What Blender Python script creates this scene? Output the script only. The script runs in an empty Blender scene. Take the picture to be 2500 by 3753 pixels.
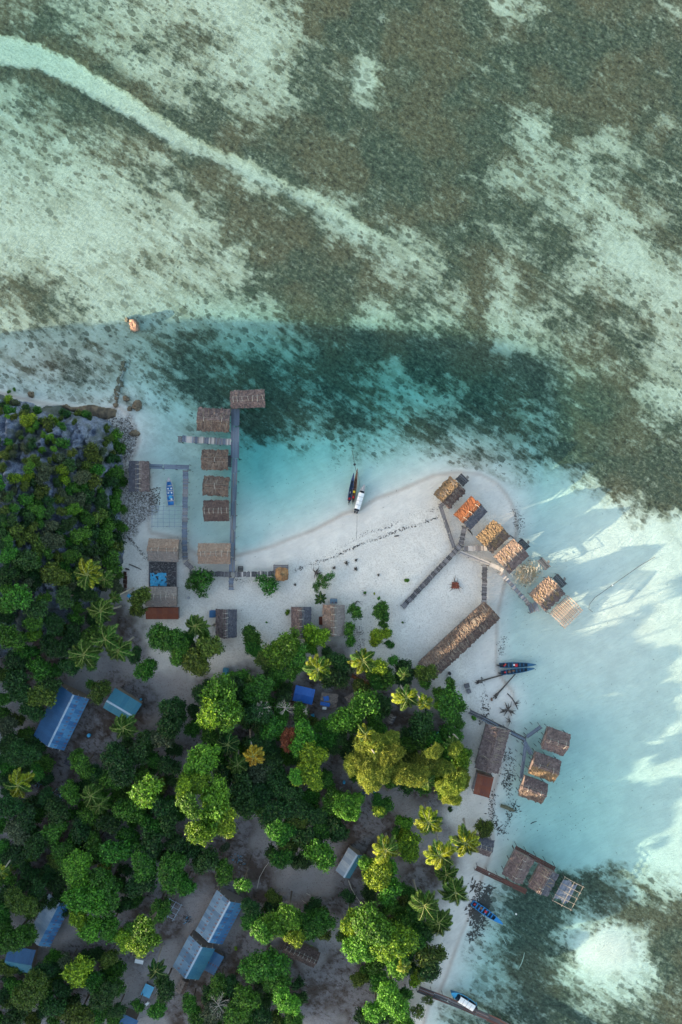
import bpy, math, random
import numpy as np
from math import radians as R, sin, cos, pi
from mathutils import Vector, Matrix
random.seed(7); rng = np.random.default_rng(7)
S = bpy.context.scene
COL = S.collection

# ---------------------------------------------------------------- camera, sky, sun, exposure
K = 1/16.0; CAMH = 182.4
cam = bpy.data.cameras.new('camera'); cam.sensor_fit = 'VERTICAL'; cam.sensor_height = 36; cam.lens = 28
cam.clip_end = 9000; cam.clip_start = 1
co = bpy.data.objects.new('camera', cam); COL.objects.link(co); co.location = (0, 0, CAMH); S.camera = co

SUNTAN = 0.2126; AZ = (285/302.0, 100/302.0)          # direction the light travels, on the ground
EL = math.atan(SUNTAN)
w = bpy.data.worlds.new('World'); S.world = w; w.use_nodes = True
nt = w.node_tree; bg = nt.nodes['Background']
sky = nt.nodes.new('ShaderNodeTexSky'); sky.sky_type = 'NISHITA'; sky.sun_disc = False
sky.sun_elevation = EL; sky.sun_rotation = math.atan2(-AZ[0], -AZ[1]); sky.altitude = 50; sky.dust_density = 1.5; sky.ozone_density = .4
sky_tint = nt.nodes.new('ShaderNodeMix'); sky_tint.data_type = 'RGBA'; sky_tint.blend_type = 'MULTIPLY'; sky_tint.inputs[0].default_value = 1     # warm tint on the sky light, in place of a white balance
nt.links.new(sky.outputs[0], sky_tint.inputs[6]); sky_tint.inputs[7].default_value = (1.12, 1.08, 1.02, 1)
nt.links.new(sky_tint.outputs[2], bg.inputs[0]); bg.inputs[1].default_value = 0.15
sl = bpy.data.lights.new('sun', 'SUN'); sl.energy = 4.4; sl.angle = R(0.55); sl.color = (1.0, 0.82, 0.56)
so = bpy.data.objects.new('sun', sl); COL.objects.link(so)
so.rotation_euler = Vector((AZ[0], AZ[1], -SUNTAN)).to_track_quat('-Z', 'Y').to_euler()
V = S.view_settings; V.view_transform = 'Standard'; V.look = 'None'; V.gamma = 1; V.exposure = 1.84; V.use_curve_mapping = False

# ---------------------------------------------------------------- coordinates and helpers
def at(px, py, h=0.0):
    f = (CAMH-h)/CAMH
    return ((px-1250)*K*f, (1876.5-py)*K*f)
def lin(c): return tuple(c)+(1.0,)

def tag(o, label=None, cat=None, group=None, kind=None):
    if label: o['label'] = label
    if cat: o['category'] = cat
    if group: o['group'] = group
    if kind: o['kind'] = kind
    return o
def empty(name, loc=(0,0,0), rz=0, label=None, cat=None, group=None):
    o = bpy.data.objects.new(name, None); COL.objects.link(o); o.location = loc; o.rotation_euler = (0,0,rz)
    o.empty_display_size = .5
    return tag(o, label, cat, group)
def mesh(name, verts, faces, mat=None, smooth=False):
    me = bpy.data.meshes.new(name)
    verts = np.asarray(verts, dtype=np.float32)
    if isinstance(faces, np.ndarray):
        nf, k = faces.shape
        me.vertices.add(len(verts)); me.vertices.foreach_set('co', verts.ravel())
        me.loops.add(nf*k); me.loops.foreach_set('vertex_index', faces.astype(np.int32).ravel())
        me.polygons.add(nf); me.polygons.foreach_set('loop_start', np.arange(0, nf*k, k, dtype=np.int32))
        me.update(calc_edges=True)
    else:
        me.from_pydata([tuple(map(float, v)) for v in verts], [], faces); me.update()
    if smooth: me.polygons.foreach_set('use_smooth', [True]*len(me.polygons))
    if mat: me.materials.append(mat)
    return me
def obj(name, me, parent=None, loc=(0,0,0), rot=(0,0,0), scale=(1,1,1)):
    o = bpy.data.objects.new(name, me); COL.objects.link(o); o.location = loc; o.rotation_euler = rot; o.scale = scale
    if parent: o.parent = parent
    return o
class MB:
    def __init__(s): s.v = []; s.f = []
    def add(s, v, f):
        b = len(s.v); s.v += [tuple(p) for p in v]; s.f += [tuple(b+i for i in q) for q in f]; return s
    def box(s, x0, x1, y0, y1, z0, z1):
        return s.add([(x0,y0,z0),(x1,y0,z0),(x1,y1,z0),(x0,y1,z0),(x0,y0,z1),(x1,y0,z1),(x1,y1,z1),(x0,y1,z1)],
            [(0,3,2,1),(4,5,6,7),(0,1,5,4),(1,2,6,5),(2,3,7,6),(3,0,4,7)])
    def tube(s, pts, rad, n=6):
        pts = [Vector(p) for p in pts]; vs = []; fs = []
        if not hasattr(rad, '__len__'): rad = [rad]*len(pts)
        for i, p in enumerate(pts):
            d = (pts[min(i+1, len(pts)-1)]-pts[max(i-1, 0)]).normalized()
            a = d.cross(Vector((0,0,1)) if abs(d.z) < .9 else Vector((1,0,0))).normalized(); b = d.cross(a)
            for k in range(n):
                t = 2*pi*k/n; vs.append(p+(a*cos(t)+b*sin(t))*rad[i])
        for i in range(len(pts)-1):
            for k in range(n):
                fs.append((i*n+k, i*n+(k+1)%n, (i+1)*n+(k+1)%n, (i+1)*n+k))
        fs.append(tuple(range(n))[::-1]); fs.append(tuple((len(pts)-1)*n+k for k in range(n)))
        return s.add(vs, fs)
    def me(s, name, mat, smooth=False): return mesh(name, s.v, s.f, mat, smooth)

def h2(ix, iy, s): 
    v = np.sin(ix*127.1+iy*311.7+s*74.7)*43758.5453
    return v-np.floor(v)
def vn(x, y, s=0):
    x = np.asarray(x, float); y = np.asarray(y, float)
    ix = np.floor(x); iy = np.floor(y); fx = x-ix; fy = y-iy
    fx = fx*fx*(3-2*fx); fy = fy*fy*(3-2*fy)
    return (h2(ix,iy,s)*(1-fx)+h2(ix+1,iy,s)*fx)*(1-fy)+(h2(ix,iy+1,s)*(1-fx)+h2(ix+1,iy+1,s)*fx)*fy
def fbm(x, y, s=0, o=4):
    a = .5; t = 0
    for i in range(o): t = t+a*vn(x*2**i+i*3.3, y*2**i-i*1.7, s+i); a *= .5
    return t/(1-.5**o)
def sstep(a, b, x):
    t = np.clip((x-a)/(b-a), 0, 1); return t*t*(3-2*t)
def sdf(poly, X, Y):
    """signed distance (positive inside) in the units given"""
    P = np.array(poly, float); X = np.asarray(X, float); Y = np.asarray(Y, float)
    d = np.full(X.shape, 1e18); ins = np.zeros(X.shape, bool)
    for i in range(len(P)):
        ax, ay = P[i]; bx, by = P[(i+1) % len(P)]
        ex, ey = bx-ax, by-ay; wx = X-ax; wy = Y-ay
        t = np.clip((wx*ex+wy*ey)/(ex*ex+ey*ey+1e-9), 0, 1)
        d = np.minimum(d, (wx-ex*t)**2+(wy-ey*t)**2)
        c = ((ay > Y) != (by > Y)) & (X < (bx-ax)*(Y-ay)/(by-ay+1e-12)+ax); ins ^= c
    return np.sqrt(d)*np.where(ins, 1, -1)
def dline(pts, X, Y):
    """distance to a polyline and the running parameter"""
    best = np.full(X.shape, 1e18); tt = np.zeros(X.shape)
    for i in range(len(pts)-1):
        ax, ay = pts[i][:2]; bx, by = pts[i+1][:2]; ex, ey = bx-ax, by-ay
        t = np.clip(((X-ax)*ex+(Y-ay)*ey)/(ex*ex+ey*ey), 0, 1)
        d = (X-ax-ex*t)**2+(Y-ay-ey*t)**2; m = d < best
        best = np.where(m, d, best); tt = np.where(m, i+t, tt)
    return np.sqrt(best), tt

# ---------------------------------------------------------------- material helpers
class N:
    def __init__(s, name):
        s.m = bpy.data.materials.new(name); s.m.use_nodes = True; s.t = s.m.node_tree; s.b = s.t.nodes['Principled BSDF']
        s.out = s.t.nodes['Material Output']
    def n(s, typ, **kw):
        o = s.t.nodes.new('ShaderNode'+typ)
        for k, v in kw.items():
            if k in ('i',):
                for a, b in v.items(): s.put(o, a, b)
            else: setattr(o, k, v)
        return o
    def put(s, o, a, b):
        inp = o.inputs[a]
        if hasattr(b, 'is_output') or isinstance(b, bpy.types.NodeSocket): s.t.links.new(b, inp)
        elif isinstance(b, tuple) and len(b) == 3 and inp.type == 'RGBA': inp.default_value = b+(1,)
        else: inp.default_value = b
    def math(s, op, a, b=0.0, clamp=False):
        o = s.n('Math', operation=op, use_clamp=clamp); s.put(o, 0, a); s.put(o, 1, b); return o.outputs[0]
    def mix(s, f, a, b, blend='MIX'):
        o = s.n('Mix', data_type='RGBA', blend_type=blend); s.put(o, 0, f); s.put(o, 6, a); s.put(o, 7, b); return o.outputs[2]
    def noise(s, vec, scale, detail=3, rough=.55):
        o = s.n('TexNoise', i={'Scale': scale, 'Detail': detail, 'Roughness': rough})
        if vec is not None: s.t.links.new(vec, o.inputs['Vector'])
        return o.outputs[0]
    def coord(s, scale=(1,1,1), rot=(0,0,0), which='Object'):
        c = s.n('TexCoord').outputs[which]; m = s.n('Mapping'); s.t.links.new(c, m.inputs[0])
        if any(rot): m.vector_type = 'TEXTURE'; scale = tuple(1/q for q in scale)
        m.inputs['Scale'].default_value = scale; m.inputs['Rotation'].default_value = rot; return m.outputs[0]
    def ramp(s, f, a, b):
        o = s.n('MapRange', interpolation_type='SMOOTHSTEP'); s.put(o, 0, f); s.put(o, 1, a); s.put(o, 2, b); return o.outputs[0]
    def attr(s, name): return s.n('Attribute', attribute_name=name).outputs['Fac']
    def rnd(s): return s.n('ObjectInfo').outputs['Random']
    def bump(s, h, dist, strength=1.0):
        o = s.n('Bump', i={'Strength': strength, 'Distance': dist, 'Height': h}); s.t.links.new(o.outputs[0], s.b.inputs['Normal'])
    def base(s, c): s.put(s.b, 'Base Color', c)

def wood(name, a, b, dark=(.03,.025,.022), rough=.85, objrand=.5):
    m = N(name); v = m.coord((2, 9, 9)); n1 = m.noise(v, 2.0, 4)
    c = m.mix(m.ramp(n1, .3, .7), a, b)
    r = m.rnd(); c = m.mix(m.math('MULTIPLY', m.ramp(r, .35, 1.0), objrand), c, dark)
    c = m.mix(m.math('MULTIPLY', m.ramp(m.math('FRACT', m.math('MULTIPLY', r, 7.31)), .8, .98), .26), c, (.42,.42,.44))
    m.base(c); m.b.inputs['Roughness'].default_value = rough; m.bump(n1, .03, .6); return m.m
def plain(name, a, b=None, scale=3.0, rough=.7, metal=0.0, bump=.02):
    m = N(name); b = b or tuple(x*.7 for x in a); n1 = m.noise(m.coord(), scale, 4)
    m.base(m.mix(m.ramp(n1, .3, .7), a, b)); m.b.inputs['Roughness'].default_value = rough; m.b.inputs['Metallic'].default_value = metal
    if bump: m.bump(n1, bump, .6)
    return m.m
def thatch(name, a, b, c3, dark, streak=1.0):
    m = N(name); r = m.rnd()
    off = m.n('CombineXYZ'); m.put(off, 0, m.math('MULTIPLY', r, 40.0)); 
    va = m.n('VectorMath', operation='ADD'); m.t.links.new(m.coord((1,1,1)), va.inputs[0]); m.t.links.new(off.outputs[0], va.inputs[1])
    mp = m.n('Mapping'); m.t.links.new(va.outputs[0], mp.inputs[0]); mp.inputs['Scale'].default_value = (5.0, .9, 1)
    n1 = m.noise(mp.outputs[0], 1.0, 5, .65); n2 = m.noise(va.outputs[0], .8, 3)
    mp2 = m.n('Mapping'); m.t.links.new(va.outputs[0], mp2.inputs[0]); mp2.inputs['Scale'].default_value = (1.2, 9, 1)
    n3 = m.noise(mp2.outputs[0], 1.3, 3)
    c = m.mix(m.ramp(n1, .38, .62), a, b); c = m.mix(m.ramp(n2, .45, .7), c, c3)
    c = m.mix(m.math('MULTIPLY', m.ramp(n3, .5, .68), .6), c, dark)
    c = m.mix(m.math('MULTIPLY', m.ramp(n1, .60, .68), .65*streak), c, tuple(min(1, x*1.9) for x in b))
    m.base(c); m.b.inputs['Roughness'].default_value = .95; m.bump(n1, .12, .9); return m.m
def sheet(name, a, b, rough=.45, metal=.0, rust=0.0):
    m = N(name); r = m.rnd(); n1 = m.noise(m.coord((1,1,1)), .9, 4); n2 = m.noise(m.coord((6,.7,1)), 1.5, 4)
    c = m.mix(m.ramp(r, .1, .9), a, b); c = m.mix(m.math('MULTIPLY', m.ramp(n2, .4, .7), .35), c, tuple(x*.45 for x in a))
    if rust: c = m.mix(m.math('MULTIPLY', m.ramp(n1, .62-.4*rust, .72-.3*rust), .9), c, (.17,.045,.02))
    m.base(c); m.b.inputs['Roughness'].default_value = rough; m.b.inputs['Metallic'].default_value = metal; return m.m
def leaf(name, a, b, c3, trans=.25):
    m = N(name); isl = m.ramp(m.n('NewGeometry').outputs['Random Per Island'], .15, 1.0); r = m.rnd()
    n1 = m.noise(m.coord((1,1,1)), .9, 3)
    c = m.mix(isl, tuple(q*.6 for q in a), tuple(q*1.35 for q in b)); c = m.mix(m.math('MULTIPLY', m.ramp(n1, .5, .68), .75), c, c3)  # leaf tone spread widened in colour to stand in for weak shading contrast
    hs = m.n('HueSaturation'); m.t.links.new(c, hs.inputs['Color'])
    m.put(hs, 'Hue', m.math('ADD', m.math('MULTIPLY', r, .035), .4825)); 
    m.put(hs, 'Value', m.math('ADD', m.math('MULTIPLY', m.math('FRACT', m.math('MULTIPLY', r, 9.7)), .5), .75))
    m.base(hs.outputs[0]); m.b.inputs['Roughness'].default_value = .55; m.b.inputs['Specular IOR Level'].default_value = .3
    tr = m.n('BsdfTranslucent'); m.t.links.new(hs.outputs[0], tr.inputs[0])
    mx = m.n('MixShader'); mx.inputs[0].default_value = trans; m.t.links.new(m.b.outputs[0], mx.inputs[1]); m.t.links.new(tr.outputs[0], mx.inputs[2])
    m.t.links.new(mx.outputs[0], m.out.inputs[0]); return m.m

# ---------------------------------------------------------------- terrain fields (in photo pixel units)
COAST = [(-2400,900),(-1400,1150),(-1000,1150),(-500,1330),(-100,1428),(0,1440),(60,1455),(170,1480),(230,1490),(320,1500),(400,1500),(440,1490),(470,1520),(500,1570),(510,1614),(495,1660),(476,1683),
 (520,1715),(549,1744),(552,1800),(560,1850),(548,1900),(545,1927),(553,1951),(600,1962),(664,1975),(695,2012),(725,2030),(800,2042),(859,2038),(900,2028),(1000,2001),(1053,1978),(1100,1961),(1145,1944),(1210,1910),
 (1263,1881),(1319,1867),(1380,1826),(1457,1800),(1500,1781),(1591,1742),(1690,1729),(1763,1738),(1821,1769),(1859,1815),(1882,1861),(1894,1907),(1895,1950),(1885,1990),(1868,2050),(1851,2132),(1832,2217),(1825,2255),
 (1821,2296),(1819,2430),(1825,2464),(1844,2491),(1880,2535),(1885,2580),(1867,2632),(1856,2678),(1849,2726),(1830,2830),(1808,2906),(1801,3006),(1807,3078),(1791,3151),(1772,3199),(1753,3268),(1726,3344),
 (1688,3432),(1657,3517),(1638,3574),(1610,3640),(1572,3683),(1553,3753),(1540,3950),(1600,4600),(1500,7000),(-2400,7000)]
HILL = [(-2300,1050),(-1400,1190),(-1000,1190),(-500,1360),(-100,1440),(0,1452),(60,1465),(170,1492),(235,1500),(300,1508),(350,1530),(400,1555),(440,1585),(452,1640),(448,1700),(455,1760),(448,1850),(438,1950),(448,2050),
 (430,2130),(360,2210),(260,2290),(120,2360),(-20,2420),(-90,2600),(-110,3000),(-90,3500),(-100,4200),(-60,7000),(-2300,7000)]
VX = [1100,1220,1310,1568,1721,1892,2042,2300,2415,2560,2750,2902,3200,3500,4500,6000]
XE = [-300,0,420,1050,1400,1800,2000,2010,1980,1930,1920,1950,1980,1980,2000,2000]
def zlim(px, py):
    v = py+0.3509*px
    return SUNTAN*(np.interp(v, VX, XE)-px)*K/0.9437
def hill_h(px, py):
    px = np.asarray(px, float); py = np.asarray(py, float)
    d = sdf(HILL, px, py)*K
    dd = d+1.6*(fbm(px*.02, py*.02, 5)-.5)*2
    prof = np.where(dd > 0, 5.0*(1-np.exp(-np.maximum(dd, 0)/2.2))+.42*dd+1.3*np.maximum(dd-30, 0), .9*dd)
    rid = 1-np.abs(fbm(px*.03, py*.03, 9, 4)-.5)*4
    crag = (rid-.3)*2.2+(fbm(px*.11, py*.11, 11, 3)-.5)*2.0
    prof = prof+crag*sstep(0, 4, d)
    pxc = np.maximum(px, -1000); lim = zlim(pxc, py+.3509*(px-pxc))
    lim = lim-.2-1.2*fbm(px*.02, py*.02, 31)*sstep(-1200, -900, px)
    lim = lim-(1.0+4.5*sstep(1480, 1950, py))*sstep(-850, -350, px)
    return np.minimum(prof, lim), d
REEF = """
5644333312478888773488766
3664455521267688777888877
5736433521377278875888788
3675553643377388877888888
3565445765787888886287676
2334543677888888877433367
2222356642788888774453576
2221232588533787777642355
1111122368883556776574147
2212233326888644684674103
5631223346788754583753431
4652222323788355473377643
3343346532357887763466753
2463236767478628786855553
2222224775746532376657843
1111111228648646667568855
1111111111112212344578777
0000000000000000012214788
0000000000000000000000148
0000000000000000000000001""".split()
REEF += ['0'*25]*11
BR = ['000000000', '002677632', '024873688', '025840028', '025861017', '134783236', '346777666']
REEF += ['0'*16+b for b in BR]
RG = np.array([[int(c) for c in r] for r in REEF], float)/9
def gridval(G, px, py, x0=50, y0=50, st=100):
    gx = np.clip((px-x0)/st, 0, G.shape[1]-1.001); gy = np.clip((py-y0)/st, 0, G.shape[0]-1.001)
    ix = gx.astype(int); iy = gy.astype(int); fx = gx-ix; fy = gy-iy
    fx = fx*fx*(3-2*fx); fy = fy*fy*(3-2*fy)
    return (G[iy,ix]*(1-fx)+G[iy,ix+1]*fx)*(1-fy)+(G[iy+1,ix]*(1-fx)+G[iy+1,ix+1]*fx)*fy
CH = [(-400,150,42),(-60,165,44),(0,172,44),(128,199,42),(255,255,38),(400,343,34),(542,430,31),(670,510,27),(830,582,23),(990,654,20),(1116,717,22),(1244,797,26),(1370,877,30),(1483,940,30),(1595,1020,22)]
def fields(px, py):
    wx = (fbm(px*.012, py*.012, 3)-.5)*110+(fbm(px*.05, py*.05, 13)-.5)*50; wy = (fbm(px*.012, py*.012, 4)-.5)*110+(fbm(px*.05, py*.05, 14)-.5)*50
    reef = gridval(RG, px+wx, py+wy)
    outd = np.maximum(np.maximum(-px, px-2500), np.maximum(-py, py-3750)); far_ = np.clip(fbm(px*.0035, py*.0045, 61, 5)*2.2-.55, 0, 1)
    reef = reef+(far_-reef)*sstep(0, 250, outd)
    reef = np.clip(reef+(fbm(px*.006+py*.008, py*.02-px*.006, 21)-.5)*.35*sstep(.12, .3, reef), 0, 1)
    dc, t = dline(CH, px, py); wdt = np.interp(t, range(len(CH)), [c[2]*(1.18-.012*i_) for i_, c in enumerate(CH)])*(1+.35*(fbm(px*.03, py*.03, 8)-.5))
    fade = 1-sstep(10.5, 14, t)*.75
    rim = (sstep(0, 8, dc-wdt)*(1-sstep(25, 75, dc-wdt)))*.38*(1-sstep(5, 9, t)*.9)
    reef = np.clip(reef+rim, 0, 1); ch = (1-sstep(-14, 10, dc-wdt+(fbm(px*.09,py*.09,88)-.5)*16))*fade
    reef = reef*(1-ch*(.93-.45*sstep(3, 12, t)))
    def blob(cx, cy, rx, ry, rot=0):
        c, s = cos(R(rot)), sin(R(rot)); dx = px-cx; dy = py-cy
        u = (dx*c-dy*s)/rx; v_ = (dx*s+dy*c)/ry; return np.exp(-(u*u+v_*v_))
    dep = 0.8+.25*blob(1700,500,900,600)+ch*.08+2.2*blob(1450,1440,620,200,-8)+.9*blob(850,1350,320,170)+2.0*blob(930,1640,110,130)+1.7*blob(1120,1720,230,110)+.55*blob(1560,1640,330,90)\
        +.7*blob(1880,1700,200,130,-30)-.3*blob(2200,2250,330,500)+.55*blob(2080,2950,260,330)+.6*blob(1980,3450,420,330)-.75*blob(2200,3480,150,120)-.35*blob(200,1350,400,110)+.5*blob(100,250,350,400)
    sd = sdf(COAST, px, py)*K
    reef = np.where(sd > -1.2, reef*sstep(-.1, -1.5, sd), reef)
    shelf = .12*sstep(.0, 1.0, -sd)+.085*np.maximum(-sd, 0)+.006*np.maximum(-sd, 0)**1.5
    pier = sstep(862, 885, px)*sstep(1560, 1640, py)*(1-sstep(1950, 2030, py))*(1-sstep(880, 1000, px))
    shelf = shelf+.9*pier
    dep = np.minimum(np.maximum(dep, .2), shelf*1.3)
    z_land = np.minimum(1.5, .05*np.maximum(sd, 0)+.004*np.maximum(sd, 0)**1.5)
    # back beach and village ground a little higher
    z = np.where(sd > 0, z_land+(fbm(px*.02, py*.02, 6)-.5)*.2*sstep(1, 6, sd), -dep+reef*.12*(dep > .4)*fbm(px*.12, py*.12, 2)*2)
    z = z+(fbm(px*.16, py*.16, 17)-.5)*.10*sstep(1.0, 5, sd)
    return z, dep, reef, sd, ch
VILL = [(-300,2150),(300,2200),(455,2120),(520,2230),(560,2300),(600,2420),(700,2450),(860,2420),(900,2380),(1060,2450),(1150,2350),(1290,2300),(1330,2400),(1440,2450),(1600,2470),(1630,2560),(1700,2600),(1720,2700),
 (1690,2850),(1640,2960),(1700,3050),(1720,3150),(1650,3250),(1600,3400),(1560,3560),(1520,3700),(1500,4100),(-300,4100)]
_lx = np.arange(-400, 2800, 8.0); _ly = np.arange(1000, 4000, 8.0); _GX, _GY = np.meshgrid(_lx, _ly)
_GF = fields(_GX.ravel(), _GY.ravel())[0].reshape(_GX.shape); _H, _D = hill_h(_GX.ravel(), _GY.ravel())
_GZ = np.where(_D.reshape(_GX.shape) > -3, np.maximum(_GF, _H.reshape(_GX.shape)), _GF); _DH = _D.reshape(_GX.shape)
def _bil(G, px, py):
    gx = min(max((px+400)/8, 0), len(_lx)-1.01); gy = min(max((py-1000)/8, 0), len(_ly)-1.01); ix, iy = int(gx), int(gy); fx, fy = gx-ix, gy-iy
    return float((G[iy,ix]*(1-fx)+G[iy,ix+1]*fx)*(1-fy)+(G[iy+1,ix]*(1-fx)+G[iy+1,ix+1]*fx)*fy)
def ground_z(px, py): return _bil(_GZ, px, py)
ground_zl = ground_z
def place(px, py, above):
    """world point whose image at `above` metres over the ground is (px,py)"""
    g = 0.0
    for i in range(5):
        x, y = at(px, py, g+above); g = ground_z(x/K+1250, 1876.5-y/K)
    return x, y, g

# ---------------------------------------------------------------- ground, headland, water
def axis(lo, hi, st, far): 
    return np.concatenate([-np.array(far[::-1]), np.arange(lo, hi+st/2, st), np.array(far)])
def gridmesh(name, xs, ys, zf, mat, attrs=()):
    X, Y = np.meshgrid(xs, ys); px = X/K+1250; py = 1876.5-Y/K
    Z, at_ = zf(px.ravel(), py.ravel())
    nx, ny = len(xs), len(ys); v = np.stack([X.ravel(), Y.ravel(), Z], 1)
    i = np.arange(nx*ny).reshape(ny, nx); f = np.stack([i[:-1,:-1].ravel(), i[:-1,1:].ravel(), i[1:,1:].ravel(), i[1:,:-1].ravel()], 1)
    me = mesh(name, v, f, mat, True)
    for k, a in at_.items():
        me.attributes.new(k, 'FLOAT', 'POINT').data.foreach_set('value', np.asarray(a, np.float32))
    return me

g = N('seabed_and_sand')
P = g.coord((1,1,1)); Pd = g.coord((.62,1,1), (0,0,R(-36)))
reef = g.attr('reef'); soil = g.attr('soil'); wet = g.attr('wet'); rub = g.attr('rubble'); dry = g.attr('dry'); algae_dim = g.attr('algae_dim')
nA = g.noise(Pd, .55, 9, .74); nB = g.noise(P, .28, 4, .6); nC = g.noise(P, 3.2, 4, .65); nD = g.noise(P, .07, 3, .5); nE = g.noise(Pd, 1.5, 7, .78)
Ps = g.coord((.10,1.0,1), (0,0,R(-33))); nS = g.noise(Ps, .55, 5, .6)                                   # long streaks along the current
def spots(scale, lo, hi, seedoff):
    v_ = g.n('TexVoronoi', i={'Scale': scale, 'Randomness': 1.0}); ad = g.n('VectorMath', operation='ADD'); g.t.links.new(Pd, ad.inputs[0]); ad.inputs[1].default_value = (seedoff,0,0)
    ws = g.n('VectorMath', operation='SCALE'); nn_ = g.n('TexNoise', i={'Scale': 1.9, 'Detail': 3}); g.t.links.new(Pd, nn_.inputs['Vector']); g.t.links.new(nn_.outputs[1], ws.inputs[0]); ws.inputs['Scale'].default_value = .9
    a2 = g.n('VectorMath', operation='ADD'); g.t.links.new(ad.outputs[0], a2.inputs[0]); g.t.links.new(ws.outputs[0], a2.inputs[1]); g.t.links.new(a2.outputs[0], v_.inputs['Vector'])
    sz = g.math('MULTIPLY', g.n('SeparateColor', i={'Color': v_.outputs['Color']}).outputs[0], .8)          # each head its own size, many missing
    return g.ramp(g.math('SUBTRACT', g.math('MULTIPLY', sz, .62), v_.outputs['Distance']), lo, hi)
sand = g.mix(g.ramp(nB, .3, .7), (.72,.685,.62), (.63,.60,.55))
sand = g.mix(g.math('MULTIPLY', g.ramp(nC, .42, .68), g.math('MULTIPLY', dry, .55)), sand, (.42,.37,.31))
sand = g.mix(g.math('MULTIPLY', g.ramp(nE, .56, .66), g.math('MULTIPLY', dry, .30)), sand, (.36,.32,.27))
sand = g.mix(g.math('MULTIPLY', wet, .62), sand, (.42,.35,.29))
sand = g.mix(g.math('MULTIPLY', g.ramp(g.noise(g.coord((.4,2.2,1), (0,0,R(28))), .8, 4, .6), .45, .65), g.math('MULTIPLY', g.math('SUBTRACT', 1.0, dry), .22)), sand, (.52,.50,.44))
thr = g.math('ADD', g.math('MULTIPLY', reef, .92), g.math('ADD', g.math('MULTIPLY', g.math('SUBTRACT', nA, .5), 1.9), g.math('MULTIPLY', g.math('SUBTRACT', nS, .5), .75)))
mask = g.ramp(thr, .26, .66)
sp = g.math('MAXIMUM', spots(.55, .0, .10, 0.0), g.math('MULTIPLY', spots(1.15, .0, .12, 31.0), .85))
mask = g.math('MAXIMUM', mask, g.math('MULTIPLY', g.math('MULTIPLY', sp, g.ramp(reef, .05, .30)), .8))
mask = g.math('MULTIPLY', mask, g.ramp(reef, .02, .12))
rc = g.mix(g.ramp(nD, .40, .58), (.100,.082,.052), (.062,.070,.050))
rc = g.mix(g.math('MULTIPLY', g.ramp(nE, .48, .66), .75), rc, (.20,.185,.135)); rc = g.mix(g.math('MULTIPLY', g.ramp(nE, .50, .34), .85), rc, (.022,.020,.015))
rc = g.mix(g.math('MULTIPLY', g.ramp(g.noise(P, .8, 8, .78), .57, .66), .55), rc, (.34,.32,.25))
rc = g.mix(g.math('MULTIPLY', g.ramp(nS, .55, .7), .3), rc, (.15,.12,.07))
sand_ = sand
sand = g.mix(g.math('MULTIPLY', algae_dim, g.math('ADD', .42, g.math('MULTIPLY', g.ramp(nE, .4, .65), .38))), sand, (.32,.305,.24))  # algal tint that also tones down the sunlit sand through its colour
shal = g.mix(g.math('MULTIPLY', g.ramp(reef, .05, .6), .62), sand, (.31,.30,.23))
shal = g.mix(g.math('MULTIPLY', g.ramp(g.noise(Pd, .45, 6, .72), .45, .60), g.math('MULTIPLY', g.ramp(reef, .03, .22), .55)), shal, (.24,.225,.165))
shal = g.mix(g.math('MULTIPLY', g.ramp(nS, .5, .62), g.math('MULTIPLY', g.ramp(reef, .04, .3), .4)), shal, (.27,.23,.16))
und = g.mix(mask, shal, rc)
und = g.mix(g.math('MULTIPLY', g.ramp(g.noise(P, 1.3, 2), .70, .76), g.math('MULTIPLY', g.math('SUBTRACT', 1.0, dry), .5)), und, (.12,.12,.10))
so_c = g.mix(g.ramp(nB, .38, .62), (.19,.18,.185), (.075,.06,.052)); so_c = g.mix(g.math('MULTIPLY', g.ramp(nE, .5, .62), .8), so_c, (.045,.030,.020))
so_c = g.mix(g.math('MULTIPLY', g.ramp(nD, .47, .60), .8), so_c, (.30,.285,.28)); so_c = g.mix(g.math('MULTIPLY', g.ramp(nC, .55, .7), .6), so_c, (.10,.055,.032))
und = g.mix(soil, und, so_c)
rb = g.mix(g.ramp(g.noise(P, 2.4, 4, .8), .45, .56), (.08,.07,.06), (.45,.43,.42))
und = g.mix(g.math('MULTIPLY', rub, .85), und, rb)
g.base(und); g.b.inputs['Roughness'].default_value = .95; g.b.inputs['Specular IOR Level'].default_value = .1
rp_ = g.noise(g.coord((.5,1.9,1), (0,0,R(28))), 1.1, 3, .6)
hh = g.math('ADD', g.math('MULTIPLY', nC, .7), g.math('ADD', g.math('MULTIPLY', nE, .8), g.math('MULTIPLY', g.math('MULTIPLY', rp_, 2.2), g.math('SUBTRACT', 1.0, dry)))); g.bump(hh, .16, .6)

def zg(px, py):
    z, dep, rf, sd, ch = fields(px, py)
    vd = sdf(VILL, px, py)
    soil = sstep(-30, 70, vd+(fbm(px*.02, py*.02, 41)-.5)*60)*(sd > 0)
    rubd = np.minimum(sdf([(430,1500),(470,1520),(505,1600),(480,1690),(470,1760),(560,1800),(580,1870),(540,1910),(480,1980),(440,1960),(430,1700)], px, py)*-1, 1e9)
    rubb = 1-sstep(-15, 14, rubd+(fbm(px*.04, py*.04, 43)-.5)*50)
    dry = sstep(2, 7, sd+(fbm(px*.02,py*.02,44)-.5)*4)*(1-soil)
    wet = sstep(-.8, -.1, sd)*(1-sstep(.15, .7, sd))*(.6+.8*fbm(px*.02, py*.02, 91))+.16*sstep(-.3, .2, sd)*(1-sstep(2, 4, sd))
    # seagrass wrack and dark drift along the eastern shore
    return z, dict(reef=rf, soil=soil, wet=wet, rubble=rubb*(sd > -1.5), dry=dry, algae_dim=1-sstep(1120, 1420, py-.12*px+90*(fbm(px*.01, py*.01, 71)-.5)))
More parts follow.
